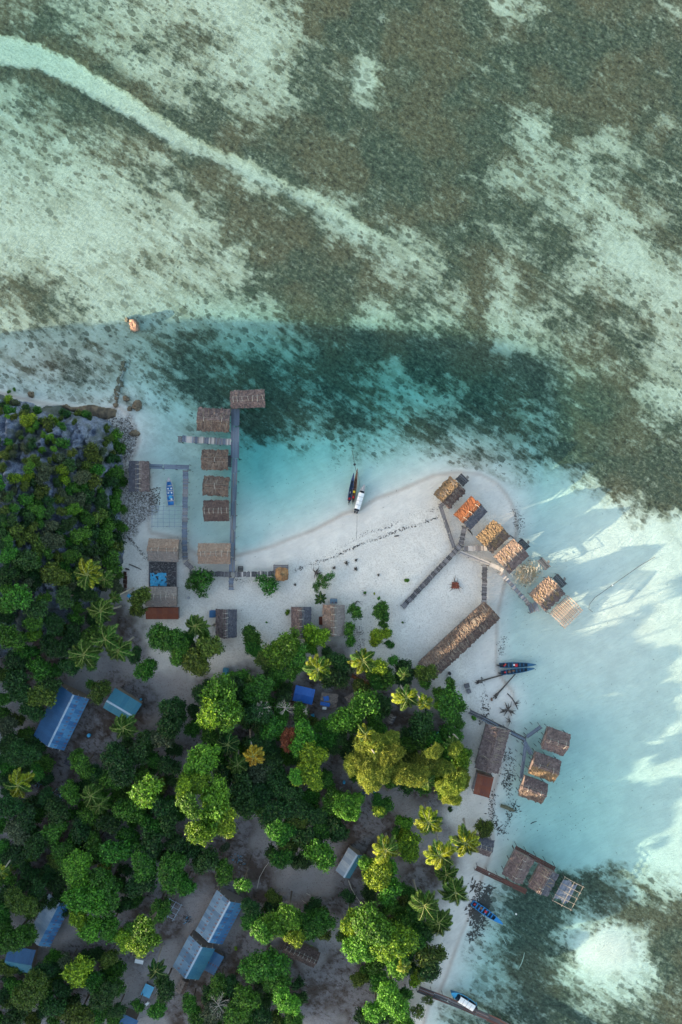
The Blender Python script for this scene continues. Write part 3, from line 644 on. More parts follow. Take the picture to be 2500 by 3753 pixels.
# ---------------------------------------------------------------- walkways
def walkway(pts, width, label, mat, z=1.5, mode='cross', name='wooden_walkway', posts=True, plank=.32, nlong=4, zs=None, mats=None):
    W_ = [Vector(at(p[0], p[1], z)) for p in pts]; wd = width*K*(CAMH-z)/CAMH
    c = W_[0]; root = empty(name, (c.x, c.y, 0), 0, label, 'walkway'); rs = random.Random(len(label)*31+int(pts[0][0]))
    mats = mats or [mat]; cnt = 0
    for a, b in zip(W_[:-1], W_[1:]):
        d = b-a; Ls = d.length; u = d.normalized(); nrm = Vector((-u.y, u.x)); ang = math.atan2(u.y, u.x)
        if mode == 'cross':
            n = max(2, round(Ls/plank))
            for i in range(n):
                p = a+u*Ls*(i+.5)/n-c+nrm*rs.gauss(0, .05)
                board('plank', root, (p.x, p.y, z+rs.uniform(-.02,.02)), (Ls/n-.022, wd*rs.uniform(.93,1.05), .05), rs.choice(mats), ang+rs.gauss(0, .02)); cnt += 1
        else:
            seg = max(1, round(Ls/3.2))
            for k in range(nlong):
                off = rs.uniform(-.5,.5)
                for i in range(seg):
                    p = a+u*(Ls*(i+.5)/seg+(off if 0 < i < seg-1 else 0))-c+nrm*((k+.5)/nlong-.5)*wd
                    board('plank', root, (p.x, p.y, z+rs.uniform(-.025,.025)), (Ls/seg+rs.uniform(-.1,.25), wd/nlong-.03, .05), rs.choice(mats), ang+rs.gauss(0, .008))
        for s in (-1, 1):
            m_ = (a+b)/2-c+nrm*s*wd*.36; board('stringer', root, (m_.x, m_.y, z-.12), (Ls+.1, .12, .14), M_pole_dark, ang)
        if posts:
            n = max(2, int(Ls/2.4)+1)
            for i in range(n):
                for s in (-1, 1):
                    p = a+u*(Ls*i/(n-1))+nrm*s*(wd*.5-.02); gg = ground_z(p.x/K+1250, 1876.5-p.y/K); p = p-c
                    post('post', root, p.x, p.y, min(gg, 1.2)-.4, z-.03+(rs.uniform(.0,.35) if rs.random() < .5 else 0), .13, M_pole_dark, (rs.gauss(0,.03), rs.gauss(0,.03)))
    return root
walkway([(863,1500),(861,1679)], 31, 'broad blue-grey outer stretch of the west jetty, from the sea-end hut', M_plank_blue, mode='long', nlong=6)
walkway([(861,1681),(855,1890),(850,2096)], 21, 'narrower landward stretch of the west jetty, blue-grey and brown boards', M_plank_blue, mode='long', nlong=4, mats=[M_plank_blue,M_plank_blue,M_plank_grey])
walkway([(668,1609),(847,1620)], 24, 'short side jetty of pale purple-grey cross planks left of the west jetty', M_plank_grey, mats=[M_plank_grey,M_plank_blue,M_plank_pale])
walkway([(547,1709),(693,1713)], 17, 'thin horizontal walkway from the rust-patched grey hut', M_plank_blue, mode='long', nlong=3)
walkway([(681,1724),(676,1990),(679,2053)], 20, 'narrow inner walkway of blue-grey cross planks right of the small moored boat', M_plank_blue, mats=[M_plank_blue,M_plank_blue,M_plank_grey])
walkway([(695,2101),(846,2106)], 19, 'dark plank walkway passing beneath the round beach tree', M_plank_dark, z=1.9, mats=[M_plank_dark,M_plank_grey])
walkway([(860,2106),(1004,2102)], 19, 'dark and pale plank walkway leading to the small straw-roofed gazebo', M_plank_dark, z=1.9, mats=[M_plank_dark,M_plank_grey,M_plank_dark,M_plank_pale])
walkway([(848,2118),(847,2162)], 18, 'short stub of planks stepping down onto the sand below the west jetty', M_plank_grey, z=1.85, mats=[M_plank_grey,M_plank_blue])
walkway([(1475,2226),(1690,1998)], 19, 'long dark diagonal walkway lying across the open sand', M_plank_dark, z=1.9, mats=[M_plank_dark,M_plank_dark,M_plank_grey])
walkway([(1690,1994),(1703,1930)], 18, 'short dark walkway rising to the rust-orange hut', M_plank_dark, z=1.93, mats=[M_plank_dark,M_plank_grey])
walkway([(1664,2006),(1614,1855),(1628,1843)], 14, 'narrow grey board walkway bending to the hut at the spit tip', M_plank_grey, z=1.7, mode='long', nlong=3)
walkway([(1700,2011),(1785,2009)], 19, 'pale tan cross-planked walkway to the golden hut', M_plank_pale, z=1.87, mats=[M_plank_pale,M_plank_pale,M_plank_grey])
walkway([(1685,2023),(1794,2067)], 13, 'grey-brown board walkway running down right from the junction', M_plank_grey, z=1.8, mode='long', nlong=3, mats=[M_plank_grey,M_plank_pale])
walkway([(1796,2068),(1845,2091)], 15, 'short pale walkway piece below the pinkish tan hut', M_plank_pale, z=1.78)
walkway([(1777,2073),(1774,2220)], 19, 'dark vertical walkway down to the long thatched hall', M_plank_dark, z=1.75, mats=[M_plank_dark,M_plank_dark,M_plank_grey])
walkway([(1832,2096),(1940,2215)], 14, 'purple-grey diagonal walkway over the water beside the collapsed hut', M_plank_grey, z=1.5, mats=[M_plank_grey,M_plank_blue,M_plank_pale])
walkway([(1938,2232),(1972,2222)], 34, 'wide landing at the foot of the ragged straw hut', M_plank_grey, z=1.45, mats=[M_plank_grey,M_plank_blue])
walkway([(1722,2608),(1925,2711)], 17, 'dark blue-grey board walkway leaving the beach toward the three water huts', M_plank_blue, mode='long', nlong=4, mats=[M_plank_blue,M_plank_dark])
walkway([(1931,2701),(1983,2663)], 14, 'short branch walkway toward the topmost water hut', M_plank_blue, z=1.47, mode='long', nlong=3)
walkway([(1921,2715),(1948,2765)], 14, 'short branch walkway down to the sunlit middle water hut', M_plank_blue, z=1.45, mode='long', nlong=3)
walkway([(1926,2732),(1910,2852)], 13, 'steep branch walkway down to the water hut nearest the beach', M_plank_blue, z=1.42, mode='long', nlong=3)
walkway([(1889,3108),(2033,3186)], 19, 'dark red jetty above the two grey-brown huts', M_plank_red, mode='long', nlong=4)
walkway([(1745,3181),(1928,3268)], 19, 'dark red jetty from the beach below the grey-brown huts', M_plank_red, mode='long', nlong=4)
walkway([(1534,3625),(1700,3690),(1832,3748),(2050,3860)], 26, 'broad black and red-brown pier at the bottom edge', M_plank_red, mode='long', nlong=6, mats=[M_plank_dark,M_plank_red])
walkway([(679,2060),(705,2085)], 19, 'sandy grey boards between the inner walkway and the beach tree', M_plank_grey, z=1.4, posts=False)
GD = 'small dark decks behind the huts of the spit'
deck(1694,1759,40,29,-45, 'dark plank deck behind the hut at the spit tip')
deck(1919,1996,42,23,-45, 'blue-black deck behind the pinkish tan hut')
deck(1993,2066,46,22,-48, 'blue-black deck behind the collapsed hut')
deck(2051,2129,50,24,-48, 'blue-black deck behind the ragged straw hut')
deck(660,1610,14,22,0, 'small square landing stage at the left end of the short side jetty', 1.2, M_plank_grey, False, None)
deck(842,1690,12,42,0, 'black step platform between the west jetty and the first small hut', 1.3, M_plank_dark, False, None)

# gazebo
x, y = at(1030, 2096, 1.9); root = empty('gazebo', (x, y, 0), 0, 'small square gazebo with shaggy orange straw roof at the walkway end', 'gazebo')
for i in range(8): board('plank', root, (0, -1.6+3.2*(i+.5)/8, 1.9), (3.4, .37, .06), M_plank_grey)
for sx in (-1,1):
    for sy in (-1,1): post('post', root, sx*1.55, sy*1.55, .4, 3.1 if sy < 0 else 2.6, .14, M_pole_dark)
    board('rail', root, (sx*1.6, 0, 2.6), (.08, 3.3, .08), M_pole_dark)
board('rail', root, (0, 1.6, 2.6), (3.3, .08, .08), M_pole_dark)
vs = [(0,0,1.35)]; fs = []; nn = 40
for ri in range(1, 5):
    for i in range(nn):
        a = 2*pi*i/nn; q = ri/4*(1.45/max(abs(cos(a)), abs(sin(a)))*.55+.75)*random.uniform(.93,1.05); vs.append((q*cos(a), q*sin(a), 1.35-1.25*(ri/4)**1.2+random.uniform(-.07,.07)))
for i in range(nn): fs.append((0, 1+i, 1+(i+1)%nn))
for ri in range(3):
    for i in range(nn): fs.append((1+ri*nn+i, 1+(ri+1)*nn+i, 1+(ri+1)*nn+(i+1)%nn, 1+ri*nn+(i+1)%nn))
T_straw = thatch('orange_straw', (.30,.15,.06), (.42,.24,.11), (.22,.11,.05), (.12,.06,.03), .6)
rf = obj('straw_roof', mesh('straw_roof', vs, fs, T_straw), root, (.25,-.45,2.6))
for i in range(26):
    a = random.uniform(0, 2*pi); o = obj('straw_bundle', FS['dry_frond'][i%3], rf, (.1*cos(a), .1*sin(a), 1.35), scale=(.8,1.5,1)); o.rotation_euler = (Matrix.Rotation(a, 3, 'Z') @ Matrix.Rotation(.68, 3, 'X')).to_euler()

# bare frames: unfinished or ruined roofs
def frame(px, py, L, W, ang, label, nx, ny, eave=2.6, rise=0, mat=M_pole_pale, planks=0, name='timber_frame', over=.3, extra=0, th=.05):
    x, y = at(px, py, eave); root = empty(name, (x, y, 0), R(ang), label, 'frame'); L *= K; W *= K; g0 = ground_z(x/K+1250, 1876.5-y/K)
    rs = random.Random(int(px))
    for i in range(nx+1):
        xx = -L/2+L*i/nx
        pts = [(xx+rs.gauss(0,.05), -W/2-over, eave), (xx+rs.gauss(0,.04), 0, eave+rise), (xx+rs.gauss(0,.05), W/2+over, eave)]
        obj('rafter', MB().tube(pts, th, 5).me('rafter', mat), root)
    for j in range(ny+1):
        yy = -W/2+W*j/ny; z = eave+rise*(1-abs(yy)/(W/2))-.09
        obj('purlin', MB().tube([(-L/2-over, yy+rs.gauss(0,.05), z), (L/2+over, yy+rs.gauss(0,.05), z)], th*.9, 5).me('purlin', mat), root)
    for sx in (-1, 0, 1):
        for sy in (-1, 1): post('post', root, sx*L/2, sy*W/2, min(g0,0)-.8, eave, .13, M_pole_dark)
    for i in range(planks):
        board('floor_plank', root, (0, -W/2+W*(i+.5)/planks, 1.2+rs.uniform(-.02,.02)), (L*rs.uniform(.7,1), W/planks*.5, .05), M_wall)
    for i in range(extra):
        a = rs.uniform(0, pi); ln = rs.uniform(.8,2.4); xx = rs.uniform(-L/2, L/2); yy = rs.uniform(-W/2, W/2)
        obj('loose_stick', MB().tube([(-ln/2*cos(a), -ln/2*sin(a), 0), (ln/2*cos(a), ln/2*sin(a), rs.uniform(-.3,.3))], .035, 5).me('loose_stick', mat), root, (xx, yy, eave-.1))
    return root
frame(2076,2243,88,70,45, 'bare pinkish roof frame over the water below the ragged straw hut', 10, 6, 2.9, .9, plain('pinkish_pole', (.50,.36,.28), (.36,.25,.19), 5), 13, 'hut_frame', th=.075)
frame(610,1893,104,72,0, 'open grid of pale poles over the enclosed pool below the small boat', 5, 5, 1.6, 0, plain('blue_grey_pole', (.30,.34,.40), None, 4), 0)
frame(2082,3275,92,74,62, 'half-built frame with blue-grey floor over the dark reef', 4, 2, 2.6, .2, M_pole, 0, 'hut_frame', th=.06)
x, y = at(2076, 3268, 2.2); fl = empty('plank_platform', (x, y, 0), R(62), 'blue-grey plank floor inside the half-built frame', 'platform')
for i in range(10): board('plank', fl, (random.uniform(-.2,.4), -1.3+3.4*(i+.5)/10, 2.5), (4.7, .32, .05), M_plank_blue)
for sx in (-1,1):
    for sy in (-1,1): post('post', fl, sx*1.9, sy*1.5, -2, 2.0, .13, M_pole_dark)
frame(629,3333,48,60,-28, 'small open pale timber frame at the forest edge beside the big blue-grey house', 2, 3, 2.2, 0, M_ridge, 0)
# collapsed hut: heap of sticks and thatch in the water
x, y = at(1934, 2102, .6); root = empty('collapsed_hut', (x, y, 0), R(44), 'collapsed hut, a scatter of straw-coloured sticks in shallow water', 'ruin')
mb = MB()
for i in range(620):
    r_ = 3.1*math.sqrt(random.random())*random.uniform(.5,1); t = random.uniform(0, 2*pi); xx, yy = 1.15*r_*cos(t), r_*sin(t); a = random.gauss(.9, .8); ln = random.uniform(.2,.8)
    if abs(xx) > 3.7 or abs(yy) > 3.3: continue
    mb.tube([(xx-ln/2*cos(a), yy-ln/2*sin(a), random.uniform(0,.35)), (xx+ln/2*cos(a), yy+ln/2*sin(a), random.uniform(0,.4))], random.uniform(.02,.04), 4)
tag(obj('broken_thatch', mb.me('broken_thatch', plain('straw_stick', (.50,.40,.26), (.36,.28,.17), 5)), root), kind='stuff')
for i in range(34):
    a = random.gauss(.9, .9); ln = random.uniform(1.0,2.6); xx = random.gauss(0, 1.7); yy = random.gauss(0, 1.5)
    obj('broken_pole', MB().tube([(-ln/2*cos(a), -ln/2*sin(a), random.uniform(0,.2)), (ln/2*cos(a), ln/2*sin(a), random.uniform(.1,.8))], .04, 5).me('broken_pole', M_pole_pale), root, (xx, yy, .3))
for sx in (-1,0,1):
    for sy in (-1,1): post('stilt', root, sx*2.4, sy*1.8, -1.2, random.uniform(.6,1.8), .15, M_pole_dark)

# debris platform with blue tarp
x, y = at(598, 2107, .6); g0 = ground_z(598,2107); root = empty('debris_platform', (x, y, g0), 0, 'rectangular debris heap with torn turquoise tarpaulin beside the tan hut', 'platform')
for sy in (-1,1): board('edge_beam', root, (0, sy*3.0, .3), (6.3, .15, .25), M_plank_grey)
for sx in (-1,1): board('edge_beam', root, (sx*3.1, 0, .3), (.15, 6.0, .25), M_plank_grey)
board('base', root, (0,0,.15), (6.1,5.9,.2), M_plank_dark)
mb = MB()
for i in range(420):
    xx, yy = random.uniform(-2.9,2.9), random.uniform(-2.8,2.8)
    if xx < .6 and yy < .6 and random.random() < .8: continue
    s_ = random.uniform(.06,.22); mb.tube([(xx-s_,yy-s_*random.uniform(-1,1),.3+random.uniform(0,.15)),(xx+s_,yy,.35+random.uniform(0,.2))], [s_*.4,s_*.35], 5)
tag(obj('debris', mb.me('debris', plain('debris_mix', (.36,.34,.33), (.04,.045,.05), 3)), root), kind='stuff')
vs=[];fs=[]
for i in range(13):
    for j in range(9): vs.append((-2.8+3.7*i/12+random.uniform(-.08,.08), -2.5+3.0*j/8+random.uniform(-.08,.08), .42+random.uniform(0,.16)))
for i in range(12):
    for j in range(8):
        if random.random() < .1: continue
        fs.append((i*9+j,(i+1)*9+j,(i+1)*9+j+1,i*9+j+1))
obj('tarpaulin', mesh('tarpaulin', vs, fs, M_cyan), root)

# ---------------------------------------------------------------- boats
def boat(stern, bow, width, label, hullm, inm, rimm=None, bowfull=.5, thwarts=5, z=.05, deckf=.2, motors=1, canopy=None, cargo=(), sternw=.8, free=.55, name='longboat', cat='boat'):
    a = Vector(at(*stern, .5)); b = Vector(at(*bow, .5)); L = (b-a).length; ang = math.atan2(b.y-a.y, b.x-a.x); wd = width*K
    root = empty(name, (a.x, a.y, z), ang, label, cat); rimm = rimm or hullm; n = 18
    def half(t):
        return wd/2*(sternw+(1-sternw)*min(1, t/.3)) if t < .3 else wd/2*max(0.03, (1-((t-.3)/.7)**(1.2/(1-bowfull*.9+.1))))**.8
    def sheer(t): return free*(1+.55*t**2.5)
    vs = []; fs = []; rows_ = 5
    for i in range(n+1):
        t = i/n; h_ = half(t); s_ = sheer(t)
        for (u, zz) in ((-1, s_), (-.88, s_*.3), (-.35, -.12), (.35, -.12), (.88, s_*.3), (1, s_)): vs.append((L*t, h_*u, zz if t < .97 else zz*.9+.1))
    m = 6
    for i in range(n):
        for j in range(5): fs.append((i*m+j, (i+1)*m+j, (i+1)*m+j+1, i*m+j+1))
    fs.append((0,1,2,3,4,5)); obj('hull', mesh('hull', vs, fs, hullm), root)
    vs = []; fs = []
    for i in range(n+1):
        t = .02+.96*i/n; h_ = max(.01, half(t)-.09); s_ = sheer(t)
        for (u, zz) in ((-1, s_-.01), (-.8, .1), (.8, .1), (1, s_-.01)): vs.append((L*t, h_*u, zz))
    for i in range(n):
        for j in range(3): fs.append((i*4+j, i*4+j+1, (i+1)*4+j+1, (i+1)*4+j))
    fs.append((0,3,2,1)); obj('inner_hull', mesh('inner_hull', vs, fs, inm), root)
    for s in (-1, 1):
        obj('gunwale', MB().tube([(L*i/n, s*(half(i/n)-.03), sheer(i/n)+.02) for i in range(n+1)], .06, 5).me('gunwale', rimm), root)
    board('transom', root, (.04, 0, free*.5+.05), (.08, wd*sternw*.97, free+.1), rimm)
    vs = []; t0 = 1-deckf; k = 6
    for i in range(k+1):
        t = t0+(1-t0)*i/k*.99; vs += [(L*t, -half(t)+.03, sheer(t)), (L*t, 0, sheer(t)+.06), (L*t, half(t)-.03, sheer(t))]
    fs = []
    for i in range(k): q = 3*i; fs += [(q,q+1,q+4,q+3),(q+1,q+2,q+5,q+4)]
    obj('bow_deck', mesh('bow_deck', vs, fs, rimm), root)
    for i in range(thwarts):
        t = .12+(t0-.14)*(i+.3)/thwarts; board('thwart', root, (L*t, 0, free*.72), (.25, 2*half(t)-.14, .05), rimm)
    for i in range(motors):
        yy = (i-(motors-1)/2)*.55
        mo = obj('outboard_motor', MB().box(-.35,.12,-.16,.16,.35,.85).me('outboard_motor', M_black), root, (-.12, yy, .05))
        obj('propeller_leg', MB().box(-.5,-.2,-.05,.05,-.7,.4).box(-.8,-.45,-.04,.04,-.5,-.4).me('propeller_leg', M_black), mo)
        obj('tiller', MB().tube([(.1,0,.6),(.7,.05,.7)], .03, 5).me('tiller', M_black), mo)
    if canopy:
        t1, t2, cw, cm = canopy; vs = []; fs = []; nx_, ny_ = 8, 6
        for i in range(nx_+1):
            for j in range(ny_+1):
                u = j/ny_*2-1; vs.append((L*(t1+(t2-t1)*i/nx_), u*cw*wd/2, 1.75+.22*(1-u*u)+.03*(i % 2)))
        for i in range(nx_):
            for j in range(ny_): q = i*(ny_+1)+j; fs.append((q, q+ny_+1, q+ny_+2, q+1))
        fs2 = fs; cn = obj('canopy', mesh('canopy', vs+[(x_,y_,z_-.06) for x_,y_,z_ in vs], fs2+[tuple(len(vs)+i for i in f_[::-1]) for f_ in fs2], cm), root)
        for i in range(1, 4): board('canopy_batten', cn, (L*(t1+(t2-t1)*i/4), 0, 2.0), (.07, cw*wd*.96, .04), M_greyp)
        for t in (t1, (t1+t2)/2, t2):
            for s in (-1, 1): post('canopy_post', root, L*t, s*cw*wd*.45, .3, 1.8, .06, M_greyp)
    for (t, yy, sx, sy, hz_, m_, nm) in cargo:
        obj(nm, MB().box(-sx/2,sx/2,-sy/2,sy/2,0,hz_*.8).box(-sx*.3,sx*.3,-sy*.3,sy*.3,hz_*.8,hz_).me(nm, m_), root, (L*t, yy, .12))
    return root
boat((1280,1836),(1297,1733),15, 'narrow dark-blue longboat, left of the three boats off the white beach', M_boatnavy, M_boatin, M_boatnavy, .5, 4, cargo=((.08,0,.5,.4,.6,M_red,'fuel_can'),(.3,.1,.5,.15,.55,M_greyp,'tool_box')), deckf=.28)
boat((1294,1834),(1310,1717),13, 'slender brown longboat with yellow and red cans, middle of three', M_boatnavy, M_boatwood, M_boatwood, .5, 5, cargo=((.1,0,.45,.4,.6,M_red,'fuel_can'),(.27,0,.5,.5,.6,M_yellow,'jerry_can')), deckf=.32)
boat((1306,1873),(1335,1776),23, 'speedboat with white canvas canopy and two outboards at the white beach', M_green, M_boatin, M_greyp, .75, 2, motors=2, canopy=(.08,.68,.86,M_white), deckf=.24, free=.75, sternw=.9, name='speedboat')
boat((1831,2438),(1964,2435),20, 'dark blue-grey longboat, upper one of the pair at the east beach', M_boatnavy, M_boatin, M_boatblue, .6, 6, cargo=((.06,.1,.5,.5,.6,M_black,'engine_box'),(.13,-.1,.35,.3,.55,M_red,'fuel_can'),(.16,.2,.3,.3,.5,M_orange,'bag'),(.4,0,.35,.4,.5,M_white,'sack'),(.46,-.1,.6,.7,.5,M_red,'folded_cloth')), deckf=.24)
boat((1837,2466),(1958,2449),19, 'plain bright-blue longboat, lower one of the pair at the east beach', M_boatblue, M_boatin, M_boatblue, .6, 6, motors=1, cargo=((.12,0,.4,.35,.5,M_red,'fuel_can'),(.25,0,.6,.5,.4,M_boatwood,'crate'),(.37,.1,.6,.4,.4,M_boatwood,'crate')), deckf=.22)
boat((628,1853),(619,1749),27, 'small white-rimmed open boat with bright blue inside, in the enclosed pool', M_white, M_boatbright, M_greyp, .75, 4, motors=0, deckf=.16, sternw=.85, name='dinghy', cargo=((.22,-.2,.4,.35,.6,M_white,'seat_cushion'),(.45,-.35,.35,.3,.6,M_white,'seat_cushion'),(.45,.4,.35,.3,.6,M_white,'seat_cushion'),(.6,-.35,.35,.3,.6,M_white,'seat_cushion'),(.6,.4,.35,.3,.6,M_white,'seat_cushion'),(.3,0,.7,.8,.45,M_cyan,'storage_box')))
boat((1731,3308),(1842,3384),24, 'turquoise-blue longboat drawn up on the seaweed-strewn beach', M_boatbright, M_boatin, M_boatbright, .65, 6, motors=0, cargo=((.08,0,.4,.4,.5,M_red,'fuel_can'),(.28,.1,.9,.6,.35,M_boatwood,'crate'),(.45,0,.5,.7,.35,M_red,'folded_cloth')), deckf=.26)
boat((1741,3688),(1652,3632),31, 'motorboat with white canopy and blue hull beside the bottom pier', M_boatblue, M_boatin, M_cyan, .8, 1, motors=1, canopy=(.08,.68,.74,M_white), deckf=.22, free=.8, sternw=.85, name='speedboat')

# ---------------------------------------------------------------- rocks, stones, driftwood
def rock_mesh(seed, mat, sub=3, rough=.3):
    import bmesh
    bm = bmesh.new(); bmesh.ops.create_icosphere(bm, subdivisions=sub, radius=1)
    for v in bm.verts:
        p = v.co; n_ = fbm(np.array([p.x*1.9+seed*3.1+p.z*1.1]), np.array([p.y*1.9+p.z*1.9+seed]), seed, 4)[0]; v.co = p*(1-1.6*rough+3.2*rough*n_)
        v.co.z *= .75
    me = bpy.data.meshes.new('rock'); bm.to_mesh(me); bm.free(); me.materials.append(mat); return me
RK = [rock_mesh(i, M_stone) for i in range(3)]; RKs = [rock_mesh(i+5, M_stone, 1, .35) for i in range(4)]; RKg = [rock_mesh(i+9, M_stonegrey, 1, .35) for i in range(4)]
M_redrock = plain('reddish_rock', (.38,.22,.15), (.16,.10,.08), 1.0, .95, 0, .3); RR = [rock_mesh(22, M_redrock, 3, .3)]
for (qx, qy, rx, ry, lb, ms, hh_) in ((488,1190,22,19,'reddish brown rock standing alone in the shallows near the shadow edge',RR,1.6),(461,1169,8,8,'small brown rock touching the upper left of the lone reddish rock',RR,.6),
        (460,1460,14,10,'oval brown boulder right of the stone line, upper one of three',RK,.8),(499,1485,19,17,'largest brown boulder right of the stone line',RK,1.2),(474,1498,10,9,'smallest brown boulder beside the largest one',RK,.7),
        (112,1445,12,10,'brown boulder at the water edge of the headland',RK,1.0),(494,1588,20,12,'brown ledge rock at the tip of the rubble shore',RK,.8)):
    x, y = at(qx, qy, hh_*.4); o = obj('boulder', random.choice(ms), None, (x, y, ground_z(qx,qy)+hh_*.15), (0,0,random.uniform(0,6)), (rx*K*1.05, ry*K*1.05, hh_*1.3)); tag(o, lb, 'rock')
# stone groyne
pts = [(449,1326),(452,1345),(444,1365),(437,1390),(434,1410),(426,1430),(428,1445),(425,1462),(424,1490)]
x0_, y0_ = at(437,1400); root = empty('stone_groyne', (x0_, y0_, 0), 0, 'crooked line of loose stones running out from the headland', 'stone line')
for i in range(75):
    t = random.random()*(len(pts)-1); k = int(t); u = t-k; qx = pts[k][0]*(1-u)+pts[k+1][0]*u+random.gauss(0,4.0); qy = pts[k][1]*(1-u)+pts[k+1][1]*u
    x, y = at(qx, qy); s_ = random.uniform(.22,.52); obj('stone', random.choice(RKs+RKg[:1]), root, (x-x0_, y-y0_, ground_z(qx,qy)+s_*.5), (0,0,random.uniform(0,6)), (s_*1.2, s_, s_*.9))
# dark ledge under the headland
LED = [(225,1486),(245,1480),(262,1492),(290,1490),(320,1484),(345,1483),(375,1492),(410,1496),(430,1502),(425,1530),(395,1538),(345,1540),(310,1535),(300,1520),(262,1512),(240,1500)]
M_ledge = plain('dark_ledge_rock', (.15,.115,.075), (.05,.042,.032), .8, .95, 0, .3)
lx = np.arange(215,440,3.0); ly = np.arange(1472,1548,3.0); LXg, LYg = np.meshgrid(lx, ly); dd = sdf(LED, LXg, LYg)*K
zz = np.where(dd > 0, .9*(1-np.exp(-dd/.4))+.5*fbm(LXg*.08, LYg*.08, 51), -1.5)
idx = np.arange(LXg.size).reshape(LXg.shape); F = np.stack([idx[:-1,:-1].ravel(), idx[1:,:-1].ravel(), idx[1:,1:].ravel(), idx[:-1,1:].ravel()],1)
keep = (dd.ravel()[F] > -.35).any(1)
cx_, cy_ = at(330,1510); o = obj('rock_ledge', mesh('rock_ledge', np.stack([(LXg.ravel()-1250)*K-cx_, (1876.5-LYg.ravel())*K-cy_, zz.ravel()],1), F[keep], M_ledge), None, (cx_, cy_, 0)); tag(o, 'dark brown rock ledge along the foot of the headland', 'rock ledge')
# coral rubble, one uncountable spread
def scatter(name, label_poly, count, size, mats, zoff=.0, dens=None, elong=1.0):
    P_ = np.array(label_poly, float); lo, hi = P_.min(0), P_.max(0); out = MB(); got = 0; tries = 0
    q = rng.uniform(lo, hi, (count*6, 2)); ins = sdf(label_poly, q[:,0], q[:,1]) > 0
    q = q[ins][:count]; zz_ = fields(q[:,0], q[:,1])[0]
    V_ = []; F_ = []
    base = np.array([(1,0,0),(-.5,.87,0),(-.5,-.87,0),(0,0,.8),(.1,.1,-.4)])
    fb = np.array([(0,1,3),(1,2,3),(2,0,3),(1,0,4),(2,1,4),(0,2,4)])
    for i, (p, z_) in enumerate(zip(q, zz_)):
        s_ = rng.uniform(*size); a = rng.uniform(0, 6.28); c_, s2 = cos(a), sin(a); b_ = base*rng.uniform(.6,1.3,(5,3))*s_*np.array([elong,1,.8])
        r_ = np.stack([b_[:,0]*c_-b_[:,1]*s2, b_[:,0]*s2+b_[:,1]*c_, b_[:,2]],1)+np.array([(p[0]-1250)*K, (1876.5-p[1])*K, z_+zoff]); V_.append(r_); F_.append(fb+5*i)
    me = mesh(name, np.concatenate(V_), np.concatenate(F_), mats[0])
    for m_ in mats[1:]: me.materials.append(m_)
    if len(mats) > 1: me.polygons.foreach_set('material_index', np.repeat(rng.integers(0, len(mats), len(q)), 6).astype(np.int32))
    o = obj(name, me); tag(o, kind='stuff'); return o
scatter('coral_rubble', [(345,1535),(420,1530),(470,1530),(505,1600),(490,1650),(470,1690),(440,1670),(435,1590)], 1600, (.06,.26), [M_stonegrey, M_drift, plain('white_coral',(.62,.61,.58),None,3)])
scatter('shore_rubble', [(470,1790),(545,1800),(580,1830),(560,1880),(500,1930),(450,1980),(440,1900)], 1300, (.05,.2), [M_stonegrey, M_drift, plain('white_coral_bits',(.62,.61,.58),None,3)])
scatter('reef_debris', [(545,1790),(590,1785),(585,1850),(550,1850)], 160, (.08,.25), [M_stone, M_drift])
scatter('leaf_litter', [(1290,2290),(1330,2290),(1340,2380),(1320,2420),(1290,2400)], 260, (.06,.16), [M_drift])
def strand(name, pts, count, spread, size, mat, elong=1.6):
    V_ = []; F_ = []; base = np.array([(1,0,0),(0,.5,0),(-1,0,0),(0,-.5,0),(0,0,.35)]); fb = np.array([(0,1,4),(1,2,4),(2,3,4),(3,0,4)])
    for i in range(count):
        t = rng.uniform(0, len(pts)-1-1e-6); k = int(t); u = t-k; cl = .4+.9*vn(np.array([t*9.0]), np.array([3.1]), 7)[0]
        qx = pts[k][0]*(1-u)+pts[k+1][0]*u+rng.normal(0, spread); qy = pts[k][1]*(1-u)+pts[k+1][1]*u+rng.normal(0, spread)
        if rng.random() > cl: qx += 3000 if False else 0
        z_ = ground_zl(qx, qy); s_ = rng.uniform(*size)*cl; a = rng.uniform(0, 6.28); c_, s2 = cos(a), sin(a); b_ = base*s_*np.array([elong,1,1])
        V_.append(np.stack([b_[:,0]*c_-b_[:,1]*s2, b_[:,0]*s2+b_[:,1]*c_, b_[:,2]],1)+np.array([(qx-1250)*K, (1876.5-qy)*K, z_+.03])); F_.append(fb+5*i)
    o = obj(name, mesh(name, np.concatenate(V_), np.concatenate(F_), mat)); tag(o, kind='stuff')
strand('drift_line', [(1080,2090),(1130,2072),(1200,2050),(1290,2010),(1340,1985),(1400,1970),(1440,1950),(1490,1935),(1530,1925),(1580,1905),(1608,1895)], 380, 3.0, (.05,.20), M_wrack)
strand('upper_drift_line', [(1180,2040),(1260,2000),(1350,1950),(1420,1935),(1500,1890),(1600,1865)], 160, 4, (.05,.14), M_wrack)
strand('beach_drift_line', [(860,2125),(900,2130),(960,2128),(1010,2130),(1060,2118)], 120, 4, (.05,.14), M_wrack)
strand('path_drift_line', [(460,1960),(500,2000),(540,2050),(590,2070)], 160, 3, (.06,.18), M_wrack)
strand('seaweed_wrack', [(1745,3235),(1760,3270),(1730,3340),(1745,3350),(1760,3400),(1725,3440)], 420, 13, (.12,.5), M_wrack)
strand('upper_seaweed_wrack', [(1800,3255),(1775,3290),(1760,3330),(1790,3300),(1775,3370)], 320, 9, (.12,.5), M_wrack)
strand('waterline_wrack', [(1880,1870),(1895,1905),(1900,1945),(1912,1920),(1888,1830)], 170, 9, (.05,.16), M_wrack)
